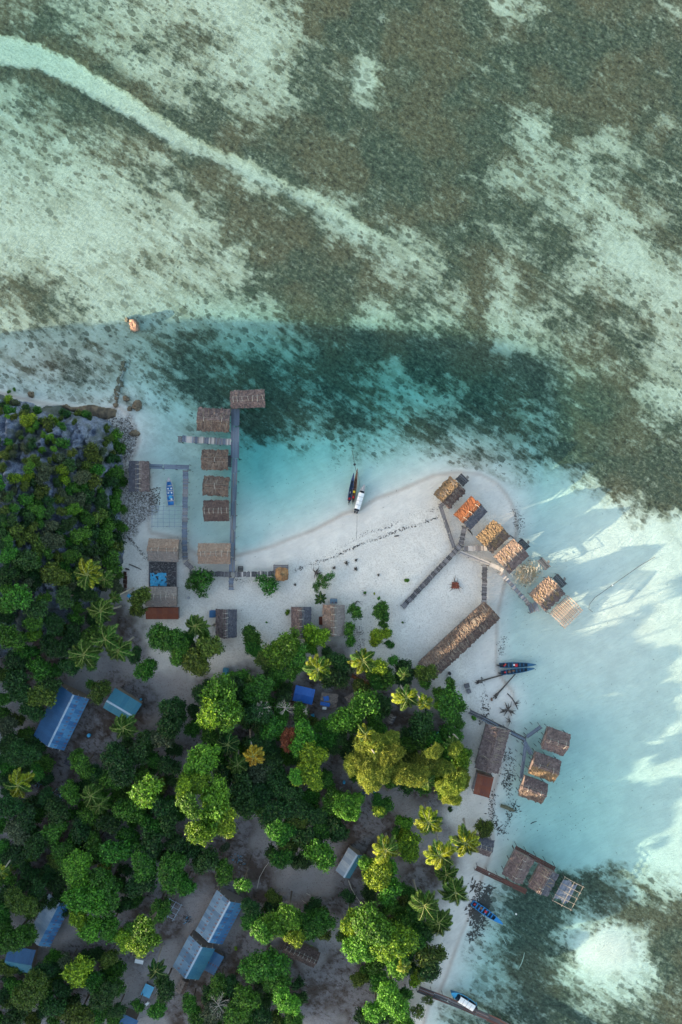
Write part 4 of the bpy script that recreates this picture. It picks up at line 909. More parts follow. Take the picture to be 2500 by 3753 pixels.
strand('shore_seaweed', [(1805,2900),(1802,2950),(1810,3000),(1830,3040),(1850,3060),(1870,2990),(1890,2970),(1850,2880)], 300, 9, (.08,.3), M_wrack)
strand('house_seaweed', [(1850,2760),(1870,2790),(1855,2840),(1865,2880)], 260, 14, (.08,.26), M_wrack)
strand('beach_twigs', [(1762,2560),(1775,2600),(1760,2650),(1790,2610),(1780,2560),(1765,2480)], 130, 5, (.07,.25), M_wrack)
strand('path_bits', [(1835,2350),(1832,2400),(1845,2380),(1850,2340)], 90, 7, (.05,.16), M_wrack)
scatter('bits_on_sand', [(870,2230),(1100,2180),(1300,2180),(1500,2000),(1640,2030),(1650,2250),(1420,2440),(1340,2300),(1000,2320),(870,2400)], 420, (.03,.11), [M_wrack], .02)
scatter('bits_in_shallows', [(1850,2260),(1960,2300),(2100,2500),(2060,2700),(2200,2900),(2150,3100),(1880,3050),(1930,2600),(1850,2500)], 240, (.03,.14), [M_wrack], .02)
scatter('bits_in_lagoon', [(880,1650),(1250,1650),(1280,1850),(1000,1960),(870,2000)], 90, (.03,.1), [M_wrack], .02)
scatter('bits_in_pool', [(570,1650),(840,1630),(760,1990),(700,1990),(700,1760),(570,1760)], 110, (.04,.12), [M_wrack], .02)
# palm trunks washed up
def trunk_log(root_px, tip_px, label):
    a = Vector(at(*root_px, .3)+(.25+ground_z(*root_px),)); b = Vector(at(*tip_px, .2)+(.25+max(ground_z(*tip_px), -.1),)); rt = empty('washed_up_palm_trunk', a, 0, label, 'log'); d = b-a
    obj('trunk', MB().tube([d*0, d*.12+Vector((0,0,.05)), d*.5+Vector((.1,.08,.05)), d], [.42,.2,.16,.12], 7).me('trunk', M_drift), rt)
    mb = MB()
    for i in range(22):
        t = random.uniform(0, 2*pi); u = -d.normalized()*.5; mb.tube([(0,0,0), (u.x+.5*cos(t), u.y+.5*sin(t), .1+.25*random.random())], [.12,.03], 4)
    obj('root_ball', mb.me('root_ball', M_drift), rt)
trunk_log((1754,2497),(1846,2473), 'washed-up palm trunk with root ball, nearly horizontal, below the boat pair')
trunk_log((1818,2548),(1889,2470), 'washed-up palm trunk with root ball, leaning diagonally, below the boat pair')
def twigs(px, py, n, ln, label, cat='driftwood', name='driftwood_branch', mat=M_drift, rad=.05, up=.5, z=None):
    rs = random.Random(int(px+py)); x, y = at(px, py); z = ground_z(px,py) if z is None else z; rt = empty(name, (x,y,z), 0, label, cat)
    for i in range(n):
        a = rs.uniform(0, 2*pi); l_ = ln*rs.uniform(.5,1); c1 = a+rs.gauss(0,.4)
        obj('branch', MB().tube([(0,0,.1), (l_*.5*cos(a), l_*.5*sin(a), .1+up*rs.random()), (l_*.5*cos(a)+l_*.5*cos(c1), l_*.5*sin(a)+l_*.5*sin(c1), .05+up*rs.random())], [rad*1.6,rad,rad*.4], 5).me('branch', mat), rt)
    return rt
twigs(1860,2600,16,2.2, 'black tangled driftwood root with splayed arms on the beach', rad=.12)
twigs(1868,2640,5,1.4, 'small black driftwood tangle just below the large black root', rad=.07)
twigs(1887,2580,4,1.5, 'small curved dark driftwood piece right of the large black root', rad=.08)
twigs(1157,2098,14,1.8, 'dark dead root stump above the elongated beach bush', rad=.08)
twigs(1340,2170,6,1.3, 'small grey dead sprig on the open sand', rad=.04)
twigs(1308,2200,6,1.6, 'bare grey twigs above the round bush right of the pale tan hut', rad=.04)
twigs(2050,2040,3,.1, 'tiny dark lump in the shallows', rad=.2) if False else None
def log(a, b, label, rad=.13, mat=M_drift, z=None, bend=.3):
    A = Vector(at(*a)+((ground_z(*a) if z is None else z)+rad,)); B = Vector(at(*b)+((ground_z(*b) if z is None else z)+rad,)); d = B-A; n_ = Vector((-d.y, d.x, 0)).normalized()*bend
    o = obj('driftwood_log', MB().tube([d*0, d*.35+n_, d*.7+n_*.8, d], [rad*.8,rad,rad*.9,rad*.5], 6).me('driftwood_log', mat), None, A); tag(o, label, 'log')
log((1859,2541),(1899,2601), 'thin curved dark branch arching over the black root')
log((1444,1965),(1463,1963), 'short black log on the drift line of the sand spit', .14, bend=.02)
log((476,2067),(521,2087), 'straight dark log on the sand left of the debris platform', .12, bend=.05)
log((463,2083),(478,2088), 'short thick dark log at the forest edge', .2, bend=.05)
log((1946,3021),(1968,3012), 'pale drowned log in the open shallows', .12, bend=.1, z=-.4)
log((1903,3553),(1924,3494), 'thin pale pole lying on the dark reef', .09, mat=M_pole_pale, bend=-.2, z=-.5)
log((1839,3432),(1857,3465), 'short pale pole beside a blue object under water', .08, mat=M_pole_pale, bend=.1, z=-.3)
log((1835,2952),(1885,2972), 'olive waterlogged palm frond bundle near the beach', .45, mat=plain('olive_frond',(.14,.13,.07),(.07,.07,.045),6), bend=.1, z=-.35)
log((1645,1978),(1662,2008), 'spare board lying beside the narrow grey walkway', .09, mat=M_plank_grey, bend=0)
log((1712,1940),(1730,1962), 'broken black branch below the rust-orange hut', .14, bend=.15)
log((1866,1960),(1886,1973), 'fallen plank behind the golden hut', .12, mat=M_plank_grey, bend=0)
for i, (qx, qy, w_, lb) in enumerate(((1271,2064,9,'dark tuft of dry weed on the sand, leftmost of four'),(1305,2051,6,'small dark weed tuft, topmost of four on the sand'),(1303,2084,8,'dark weed tuft, lower right of four on the sand'),(1224,2081,7,'dark weed tuft nearest the drift line'),(1082,2142,5,'dark weed tuft below the gazebo'),(1386,2106,5,'lone dark weed tuft in the open sand'),(1754,1820,1,''))):
    if not lb: continue
    twigs(qx, qy, 16, w_*K*1.3, lb, 'weed', 'weed_tuft', M_wrack, .07, .25)
# rust-coloured fire place
rt = twigs(1668,2138,9,2.4, 'burnt debris with a rust-red sheet on the open sand', 'debris', 'burnt_debris', M_drift, .06, .3)
vs=[];fs=[]
for i in range(7):
    for j in range(6): vs.append((-.9+1.7*i/6+random.uniform(-.12,.12), -1.1+1.4*j/5+random.uniform(-.12,.12), .2+random.uniform(0,.25)))
for i in range(6):
    for j in range(5): fs.append((i*6+j,(i+1)*6+j,(i+1)*6+j+1,i*6+j+1))
obj('rusted_sheet', mesh('rusted_sheet', vs, fs, plain('rust_red',(.22,.05,.02),(.12,.03,.015),3)), rt)
# bench on the sand, pallets, barrels, nets
x, y = at(882,2085,.6); rt = empty('beach_bench', (x,y,ground_z(882,2085)), 0, 'small dark slatted bench above the gazebo walkway', 'bench')
for i in range(4): board('slat', rt, (0, -.5+.33*i, .45), (1.2, .22, .05), M_plank_dark)
for sx in (-1,1): board('leg', rt, (sx*.5, 0, .22), (.08, 1.2, .44), M_plank_dark)
def barrel(px, py, r, label, mat, name='barrel', cat='barrel', h=.9):
    x, y = at(px, py, .5); g_ = ground_z(px,py); rt = empty(name, (x,y,g_), 0, label, cat)
    obj('body', MB().tube([(0,0,0),(0,0,h*.3),(0,0,h*.35),(0,0,h)], [r*.95,r,r*1.03,r*.95], 14).me('body', mat), rt)
    obj('lid', MB().tube([(0,0,h),(0,0,h+.06)], [r*.85,r*.8], 14).me('lid', mat), rt)
    return rt
barrel(1136,3307,.62, 'bright orange-red round buoy beside the round green tree', M_orange, 'buoy', 'buoy', .9)
barrel(1261,2859,.32, 'blue barrel left of the golden tree, nearest its edge', M_cyan)
barrel(1372,2893,.3, 'blue barrel beside the grey roof corner', M_cyan)
barrel(1211,2873,.25, 'small blue bucket among the bushes left of the golden tree', M_cyan, 'bucket', 'bucket', .5)
barrel(333,2689,.42, 'light blue tub on the sand right of the long blue house', M_cyan, 'tub', 'tub', .6)
barrel(1647,2466,.36, 'black barrel just right of the long hall\'s lower end, upper one', M_black)
barrel(1646,2484,.4, 'dark blue barrel below the black barrel by the hall', M_boatnavy)
barrel(693,2190,.3, 'small grey-green bucket on the sand right of the smooth hut', M_greyp, 'bucket', 'bucket', .4)
barrel(522,2558,.25, 'small turquoise bucket right of the blue-green roofed house', M_cyan, 'bucket', 'bucket', .5)
barrel(195,2786,.3, 'pale blue bucket below the long blue house', M_cyan, 'bucket', 'bucket', .5)
barrel(818,3261,.3, 'pink bucket at the upper gable of the large blue-grey house', plain('pink_plastic',(.55,.10,.40)), 'bucket', 'bucket', .4)
def crate(px, py, L, W, h, ang, label, mat, name='crate', cat='crate', mat2=None):
    x, y = at(px, py, h); g_ = ground_z(px,py); rt = empty(name, (x,y,g_), R(ang), label, cat); L*=K; W*=K
    for s in (-1,1):
        board('side', rt, (0, s*(W/2-.03), h/2), (L, .06, h), mat); board('end', rt, (s*(L/2-.03), 0, h/2), (.06, W-.12, h), mat)
    board('top', rt, (0,0,h-.08), (L-.12,W-.12,.08), mat2 or mat); return rt
crate(476,2183,12,10,.8,-35, 'pale blue open crate below the tall beach palm scrub', M_cyan)
crate(830,2458,20,24,1.2,-5, 'turquoise tank hidden at the top of the big bright tree', M_teal, 'water_tank', 'tank')
crate(1603,2693,16,20,1.0,10, 'turquoise and white box beneath the leaning pale trunk', M_cyan, 'storage_box', 'box', M_white)
crate(1147,2621,12,14,1.0,10, 'bright blue drum-shaped box below the royal-blue shelter', M_cyan, 'storage_box', 'box')
crate(516,3511,32,16,.6,-12, 'pale grey bench-like box on the dark sand near the bottom left', M_greyp, 'storage_bench', 'bench', M_white)
crate(545,3665,14,8,.5,40, 'white crumpled box below the turquoise shelter', M_white)
crate(1711,2512,18,16,.5,15, 'grey pallet pile on the sand, upper one', M_plank_grey, 'pallet', 'pallet')
crate(1718,2532,14,14,.5,20, 'grey pallet pile on the sand, lower one', M_plank_grey, 'pallet', 'pallet')
crate(1802,2563,6,10,.4,5, 'small brown box lying on the eastern beach', M_boatwood)
crate(1336,2900,20,10,.7,-10, 'dark blue tub beside the grey roof corner', M_boatnavy, 'tub', 'tub')
crate(606,3340,16,10,.3,-10, 'dark blue tarp-covered box at the forest edge', M_boatnavy) if False else None
# drying rack with clothes
x, y = at(1050,2528,1.5); g_ = ground_z(1050,2528); rt = empty('clothes_rack', (x,y,g_), R(80), 'drying rack with orange-red and yellow-green cloths left of the royal-blue shelter', 'clothes rack')
for s in (-1,1): post('post', rt, s*1.2, 0, 0, 1.6, .07, M_pole_pale)
board('rail', rt, (0,0,1.6), (2.6,.05,.05), M_pole_pale)
for xx, m_ in ((-.15, M_orange), (.6, M_yellow)): board('hanging_cloth', rt, (xx, .12, 1.62), (.65, .55, .03), m_)
# A-frame poles, leaning boards, dark nets
frame(1122,3288,30,24,60, 'small pale pole trestle beside the orange-red buoy', 1, 1, 1.2, .5)
crate(548,3447,14,36,.3,-30, 'turquoise boards lying left of the lower blue-grey house', M_cyan, 'board_stack', 'boards')
log((1277,3215),(1321,3295), 'thin pale curved pole lying below the small pale-roofed house', .12, mat=M_pole_pale, bend=-.3)
log((945,3245),(995,3140), 'thin pale hose curving over the dark clearing', .06, mat=M_pole_pale, bend=.6)
for i, (qx, qy, lb) in enumerate(((884,3145,'pale rubbish heap with blue scraps in the dark clearing'),(235,2910,'blue and grey rubbish heap below the long blue house'),(693,3358,'small white rubbish heap left of the large blue-grey house'),(156,2866,'blue plastic sheet heap in the forest gap'))):
    x, y = at(qx,qy); mb = MB(); g_ = ground_z(qx,qy)
    for k in range(90):
        a = random.uniform(0,6.28); r_ = abs(random.gauss(0,1.1 if i < 2 else .5)); s_ = random.uniform(.06,.2); xx, yy = r_*cos(a), r_*sin(a)
        mb.tube([(xx-s_,yy,random.uniform(.05,.3)),(xx+s_*random.random(),yy+s_,random.uniform(.05,.35))], [s_*.5,s_*.4], 5)
    rt = empty('rubbish_heap', (x,y,g_), 0, lb, 'rubbish'); me = mb.me('litter', M_drift)
    me.materials.append(M_cyan); me.materials.append(M_greyp); me.polygons.foreach_set('material_index', np.repeat(rng.choice([0,0,1,2], 90), 7).astype(np.int32)[:len(me.polygons)])
    tag(obj('litter', me, rt), kind='stuff')
# fence of rusty sheets at forest edge, brush fence
x, y = at(461,2130,1.0); rt = empty('sheet_fence', (x,y,ground_z(461,2130)), R(90), 'leaning rusty sheet fence at the forest edge', 'fence')
for i in range(5): board('fence_sheet', rt, (-2+.95*i, random.uniform(-.1,.1), .8), (.9,.08,1.5), M_plank_red, 0, (random.uniform(.5,.9),0,random.uniform(-.1,.1)))
# mooring lines with buoys
def rope(pts, label, rad=.035, mat=M_drift, z=.02):
    P_ = [Vector(at(*p)+(z,)) for p in pts]; o = obj('mooring_rope', MB().tube([p-P_[0] for p in P_], rad, 4).me('mooring_rope', mat), None, P_[0]); tag(o, label, 'rope')
rope([(1290,1650),(1296,1675),(1299,1700),(1306,1728)], 'mooring rope running out from the pair of longboats', .05)
rope([(1312,1730),(1316,1760),(1320,1785)], 'rope between the brown longboat and the canopied speedboat', .03)
rope([(2172,2243),(2158,2232),(2160,2215),(2180,2190),(2230,2155),(2300,2105),(2350,2070),(2400,2042)], 'long thin anchor line over the bright eastern shallows', .05)
rope([(1309,1890),(1308,1930),(1306,1975)], 'faint rope from the speedboat up the sand', .025, z=.35)
barrel(1300,1702,.3, 'small black mooring float above the longboats', M_black, 'mooring_float', 'float', .2).location.z = 0
barrel(2248,2146,.16, 'tiny pale float on the anchor line', M_white, 'mooring_float', 'float', .2).location.z = 0
barrel(1893,3353,.2, 'small white float over the reef beside the turquoise boat', M_white, 'mooring_float', 'float', .2).location.z = 0
# mooring stakes around lower walkways
near = ['upper left of the steep branch walkway','left of the steep branch walkway, second down','left of the steep branch walkway, third down','lowest, left of the steep branch walkway','upper right of the steep branch walkway','between the two lower water huts','right of the topmost branch walkway','above the topmost branch walkway, right one','above the topmost branch walkway, left one','left of the topmost water hut, lower','just above the middle water hut']
stk = [(1895,2715),(1890,2750),(1886,2785),(1883,2820),(1950,2770),(1944,2800),(1965,2680),(1945,2650),(1925,2670),(1980,2710),(1960,2730)]
for i, (qx, qy) in enumerate(stk):
    x, y = at(qx, qy); gg = ground_z(qx,qy); o = obj('mooring_stake', MB().tube([(0,0,-.5),(.1,.05,1.2-gg)], .07, 5).me('mooring_stake', M_pole_dark), None, (x,y,gg)); tag(o, 'thin dark stake in the water, '+near[i], 'stake', 'dark stakes beside the branch walkways')

# ---------------------------------------------------------------- vegetation
L_dark = leaf('leaf_dark', (.016,.062,.014), (.034,.098,.020), (.012,.042,.016))
L_mid = leaf('leaf_mid', (.030,.12,.012), (.070,.20,.020), (.018,.065,.016))
L_bright = leaf('leaf_bright', (.05,.17,.012), (.11,.27,.020), (.03,.11,.014))
L_yellow = leaf('leaf_yellow_green', (.11,.22,.012), (.23,.34,.018), (.045,.14,.014))  # yellow-green leaf; part of the yellow is sunlight put into the colour
L_olive = leaf('leaf_olive', (.055,.10,.014), (.11,.16,.022), (.03,.07,.014))
L_grey = leaf('leaf_grey_green', (.055,.085,.042), (.09,.12,.06), (.04,.06,.03))
L_gold = leaf('leaf_golden', (.19,.25,.028), (.31,.36,.050), (.10,.17,.020), .4)
L_casu = leaf('leaf_feathery', (.13,.19,.022), (.24,.28,.038), (.05,.12,.018), .4)
L_rust = leaf('leaf_rust', (.24,.085,.03), (.33,.13,.05), (.12,.06,.03))
L_palm = leaf('palm_leaf', (.045,.115,.018), (.085,.17,.028), (.030,.085,.016), .3)
L_palmy = leaf('palm_leaf_yellow', (.17,.24,.016), (.32,.36,.03), (.07,.16,.016), .35)  # yellower copy of the palm leaf, sunlight put into its colour
L_palmgold = leaf('palm_leaf_gold', (.42,.28,.025), (.50,.34,.04), (.28,.22,.03), .35)
M_trunk = plain('bark', (.16,.125,.095), (.08,.06,.045), 3, .95)
M_trunkpale = plain('pale_bark', (.40,.36,.30), (.26,.23,.19), 3, .95)
M_rib = plain('frond_rib', (.20,.22,.05), (.15,.18,.04), 3, .6)
MATS = dict(d=L_dark, m=L_mid, b=L_bright, y=L_yellow, o=L_olive, g=L_grey, G=L_gold, c=L_casu, r=L_rust)

def crown_data(Rr, nl, nleaf, ls, flat=.62, seed=0, thin=False, fill=1.0, core=.8, lobe=(.26,.42)):
    r = np.random.default_rng(seed); C = []; 
    tries = 0
    while len(C) < nl and tries < 4000:
        tries += 1
        a = r.uniform(0, 6.283); q = math.sqrt(r.uniform(0, 1))*.80; rr = r.uniform(*lobe)*(1.1-.35*q)
        irr = .80+.28*math.sin(a*2+seed)+.14*math.sin(a*3+seed*2.1)+.08*math.sin(a*7+seed)
        x, y = q*cos(a)*irr, q*sin(a)*irr; z = math.sqrt(max(0, 1-q*q))*flat+r.uniform(-.20,.14)
        if r.random() < .25: z -= .25
        if all((x-c[0])**2+(y-c[1])**2+(z-c[2])**2 > (.42*(rr+c[3]))**2 for c in C): C.append((x,y,z,rr))
    C = np.array(C)
    w_ = C[:,3]**2; w_ /= w_.sum(); per = 5; ns = nleaf//per; k = r.choice(len(C), ns, p=w_)
    d = r.normal(0, 1, (ns, 3)); d[:,2] = np.abs(d[:,2])*1.1-.35; d /= np.linalg.norm(d, axis=1)[:,None]
    bumpy = 1+.16*np.sin(d[:,0]*11+k*2.1)*np.sin(d[:,1]*11+k*1.3)+.10*np.sin(d[:,0]*23+k)*np.sin(d[:,1]*21-k)
    rad = C[k,3]*bumpy*(1-np.abs(r.normal(0, .12, ns))*1.2+(r.random(ns) < .22)*r.uniform(.05,.50,ns))
    pc = C[k,:3]+d*rad[:,None]
    keep = np.ones(ns, bool)
    for j, c in enumerate(C):
        keep &= ~((np.linalg.norm(pc-c[:3], axis=1) < c[3]*.74) & (k != j))
    pc, d, k = pc[keep], d[keep], k[keep]                         # sprigs, each a handful of leaves
    p = np.repeat(pc, per, 0)*Rr+r.normal(0, 1, (len(pc)*per, 3))*ls*np.array([1.25,1.25,.7]); d = np.repeat(d, per, 0); n = len(p)
    nm = d+r.normal(0, .55, (n, 3))+np.array([0,0,.35]); nm /= np.linalg.norm(nm, axis=1)[:,None]
    t = np.cross(nm, r.normal(0, 1, (n, 3))); t /= np.linalg.norm(t, axis=1)[:,None]; b = np.cross(nm, t)
    s = ls*r.uniform(.6, 1.35, n)[:,None]
    if thin: 
        t = d*.8+r.normal(0,.5,(n,3))-np.array([0,0,.25]); t /= np.linalg.norm(t, axis=1)[:,None]; b = np.cross(nm, t); b /= np.linalg.norm(b, axis=1)[:,None]
        s1, s2 = s*1.7, s*.42
    else: s1, s2 = s, s*.62
    v = np.stack([p-t*s1, p+b*s2+nm*s*.12, p+t*s1, p-b*s2+nm*s*.12], 1).reshape(-1, 3)
    f = np.arange(4*n).reshape(-1, 4)
    return C*Rr, v, f
def core_mesh(C, sc):
    ico_v = np.array([(0,0,1),(.894,0,.447),(.276,.851,.447),(-.724,.526,.447),(-.724,-.526,.447),(.276,-.851,.447),(.724,.526,-.447),(-.276,.851,-.447),(-.894,0,-.447),(-.276,-.851,-.447),(.724,-.526,-.447),(0,0,-1)])
    ico_f = np.array([(0,1,2),(0,2,3),(0,3,4),(0,4,5),(0,5,1),(1,6,2),(2,7,3),(3,8,4),(4,9,5),(5,10,1),(6,7,2),(7,8,3),(8,9,4),(9,10,5),(10,6,1),(6,11,7),(7,11,8),(8,11,9),(9,11,10),(10,11,6)])
    return np.concatenate([ico_v*c[3]*sc+c[:3] for c in C]), np.concatenate([ico_f+12*i for i in range(len(C))])
PAL = {}
def crown_mesh(kind, Rr, nl, nleaf, ls, mat, seed, flat=.62, thin=False, core=.66, lobe=(.26,.42)):
    C, v, f = crown_data(Rr, nl, nleaf, ls, flat, seed, thin, lobe=lobe)
    faces = [tuple(q) for q in f.tolist()]; vs = v
    if core:
        cv, cf = core_mesh(C, core); faces += [tuple(q) for q in (cf+len(v)).tolist()]; vs = np.concatenate([v, cv])
    me = bpy.data.meshes.new('crown'); me.from_pydata(vs.tolist(), [], faces); me.materials.append(mat); return me, C
# proto crowns: (radius class) -> list of base meshes; copies get the material they need
CLS = {'S': (1.3, 16, 1700, .15, .7), 'M': (2.8, 44, 5200, .205, .68), 'L': (4.6, 90, 11500, .235, .62)}
BASE = {}
for kc, (Rr, nl, nf, ls, fl) in CLS.items():
    lb = (.26,.44) if kc == 'S' else ((.14,.33) if kc == 'M' else (.09,.26))
    BASE[kc] = [crown_mesh(kc, Rr, nl, nf, ls, L_mid, 10*i+ord(kc), fl, lobe=lb) for i in range(4)]
BASE['sparse'] = [crown_mesh('sparse', 2.8, 34, 2000, .20, L_mid, 70+i, .25, core=0, lobe=(.16,.30)) for i in range(2)]
BASE['casu'] = [crown_mesh('casu', 4.6, 70, 24000, .17, L_casu, 90+i, .55, thin=True, core=.62, lobe=(.14,.27)) for i in range(2)]
BASE['rustc'] = [crown_mesh('rustc', 2.8, 26, 7000, .15, L_rust, 97, .6, thin=True, core=.6, lobe=(.18,.3))]
def crown_of(key, i, mat):
    return BASE[key][i % len(BASE[key])]
def trunk_mesh(mat, seed, nb=6):
    rs = random.Random(seed); mb = MB().tube([(rs.uniform(-.03,.03), 0, 0), (rs.uniform(-.05,.05), rs.uniform(-.05,.05), .5), (0, 0, .85)], [.055,.04,.03], 7)
    for i in range(nb):
        a = 2*pi*i/nb+rs.uniform(-.4,.4); z0 = rs.uniform(.5,.78); r_ = rs.uniform(.15,.3)
        mb.tube([(0,0,z0), (r_*.5*cos(a), r_*.5*sin(a), z0+.1), (r_*cos(a), r_*sin(a), z0+.2)], [.022,.015,.007], 5)
    return mb.me('trunk', mat)
TRK = [trunk_mesh(M_trunk, i) for i in range(3)]
TREES = []     # (object, px, py, r, code, kind) for the labels
def tree(px, py, r, code='m', h=None, style=None, kind='broadleaf_tree', cap=True):
    rw = r*K
    if h is None: h = (3.0+1.9*rw)*(.66 if px > 1450 else 1)
    lim = float(zlim(px, py))
    g0_ = place(px, py, 3)[2]; v_ = py+.3509*px; room = lim-g0_-.3*rw
    if style != 'casu':
        if h > 5 and code in 'yb' and 500 < px and cap: h = min(max(h, room+(2.0 if v_ > 3150 else (.9 if v_ > 3000 else -.1))), 19)
        elif px < 1500 and cap: h = min(h, max(1.2+.9*rw, room-.4))
    x, y, g_ = place(px, py, h*.8); f = (CAMH-g_-h*.8)/CAMH; rw *= f
    key = style or ('S' if r < 30 else ('M' if r < 58 else 'L'))
    R0 = {'S':1.3,'M':2.8,'L':4.6,'sparse':2.8,'casu':4.6,'rustc':2.8}[key]
    rs = random.Random(int(px*13+py*7)); mat = MATS[code]
    me, C = crown_of(key, rs.randrange(4), mat); sc = rw/R0/.98
    rw *= 1.14; rt = empty(kind, (x, y, g_-.1)); rt.rotation_euler = (0, 0, 0)
    ch = max(.45*rw, h-rw*.72*1.0)
    c = obj('crown', me, rt, (0,0,ch), (0,0,rs.uniform(0,2*pi)), (sc*rs.uniform(.90,1.12), sc*rs.uniform(.90,1.12), sc*rs.uniform(.85,1.1)))
    c.material_slots[0].link = 'OBJECT'; c.material_slots[0].material = mat      # shared leaves, own colour
    t = obj('trunk', TRK[rs.randrange(3)], rt, (0,0,0), (0,0,rs.uniform(0,6)), (max(rw*1.3,.8),max(rw*1.3,.8),max(.6,ch+.35*rw)))
    TREES.append((rt, px, py, r, code, kind)); return rt
def bare_branches(px, py, r, h, n=14, mat=M_trunkpale):
    """dry pale limbs showing on top of a crown: parts of one tree"""
    x, y, g_ = place(px, py, h); rt = empty('bare_tree', (x,y,g_)); rs = random.Random(int(px)); rw = r*K
    obj('trunk', MB().tube([(0,0,0),(.1,.1,h*.6),(0,0,h-.3)], [.25,.18,.12], 7).me('trunk', mat), rt)
    for i in range(n):
        a = 2*pi*i/n+rs.uniform(-.3,.3); pts = [(0,0,h-.4-rs.random()*.8)]; l_ = rw*rs.uniform(.6,1.05); mb = MB(); aa = a
        for k in range(1, 5): aa += rs.gauss(0,.25); pts.append((pts[-1][0]+l_/4*cos(aa), pts[-1][1]+l_/4*sin(aa), pts[-1][2]+rs.uniform(-.05,.3)))
        mb.tube(pts, [.09,.07,.05,.035,.02], 5)
        for k in (2,3):
            for s in (-1,1):
                p = pts[k]; b_ = aa+s*rs.uniform(.4,.9); q = l_*.3; mb.tube([p, (p[0]+q*cos(b_), p[1]+q*sin(b_), p[2]+.15)], [.035,.012], 4)
        obj('branch', mb.me('branch', mat), rt)
    TREES.append((rt, px, py, r, 'w', 'bare_tree')); return rt

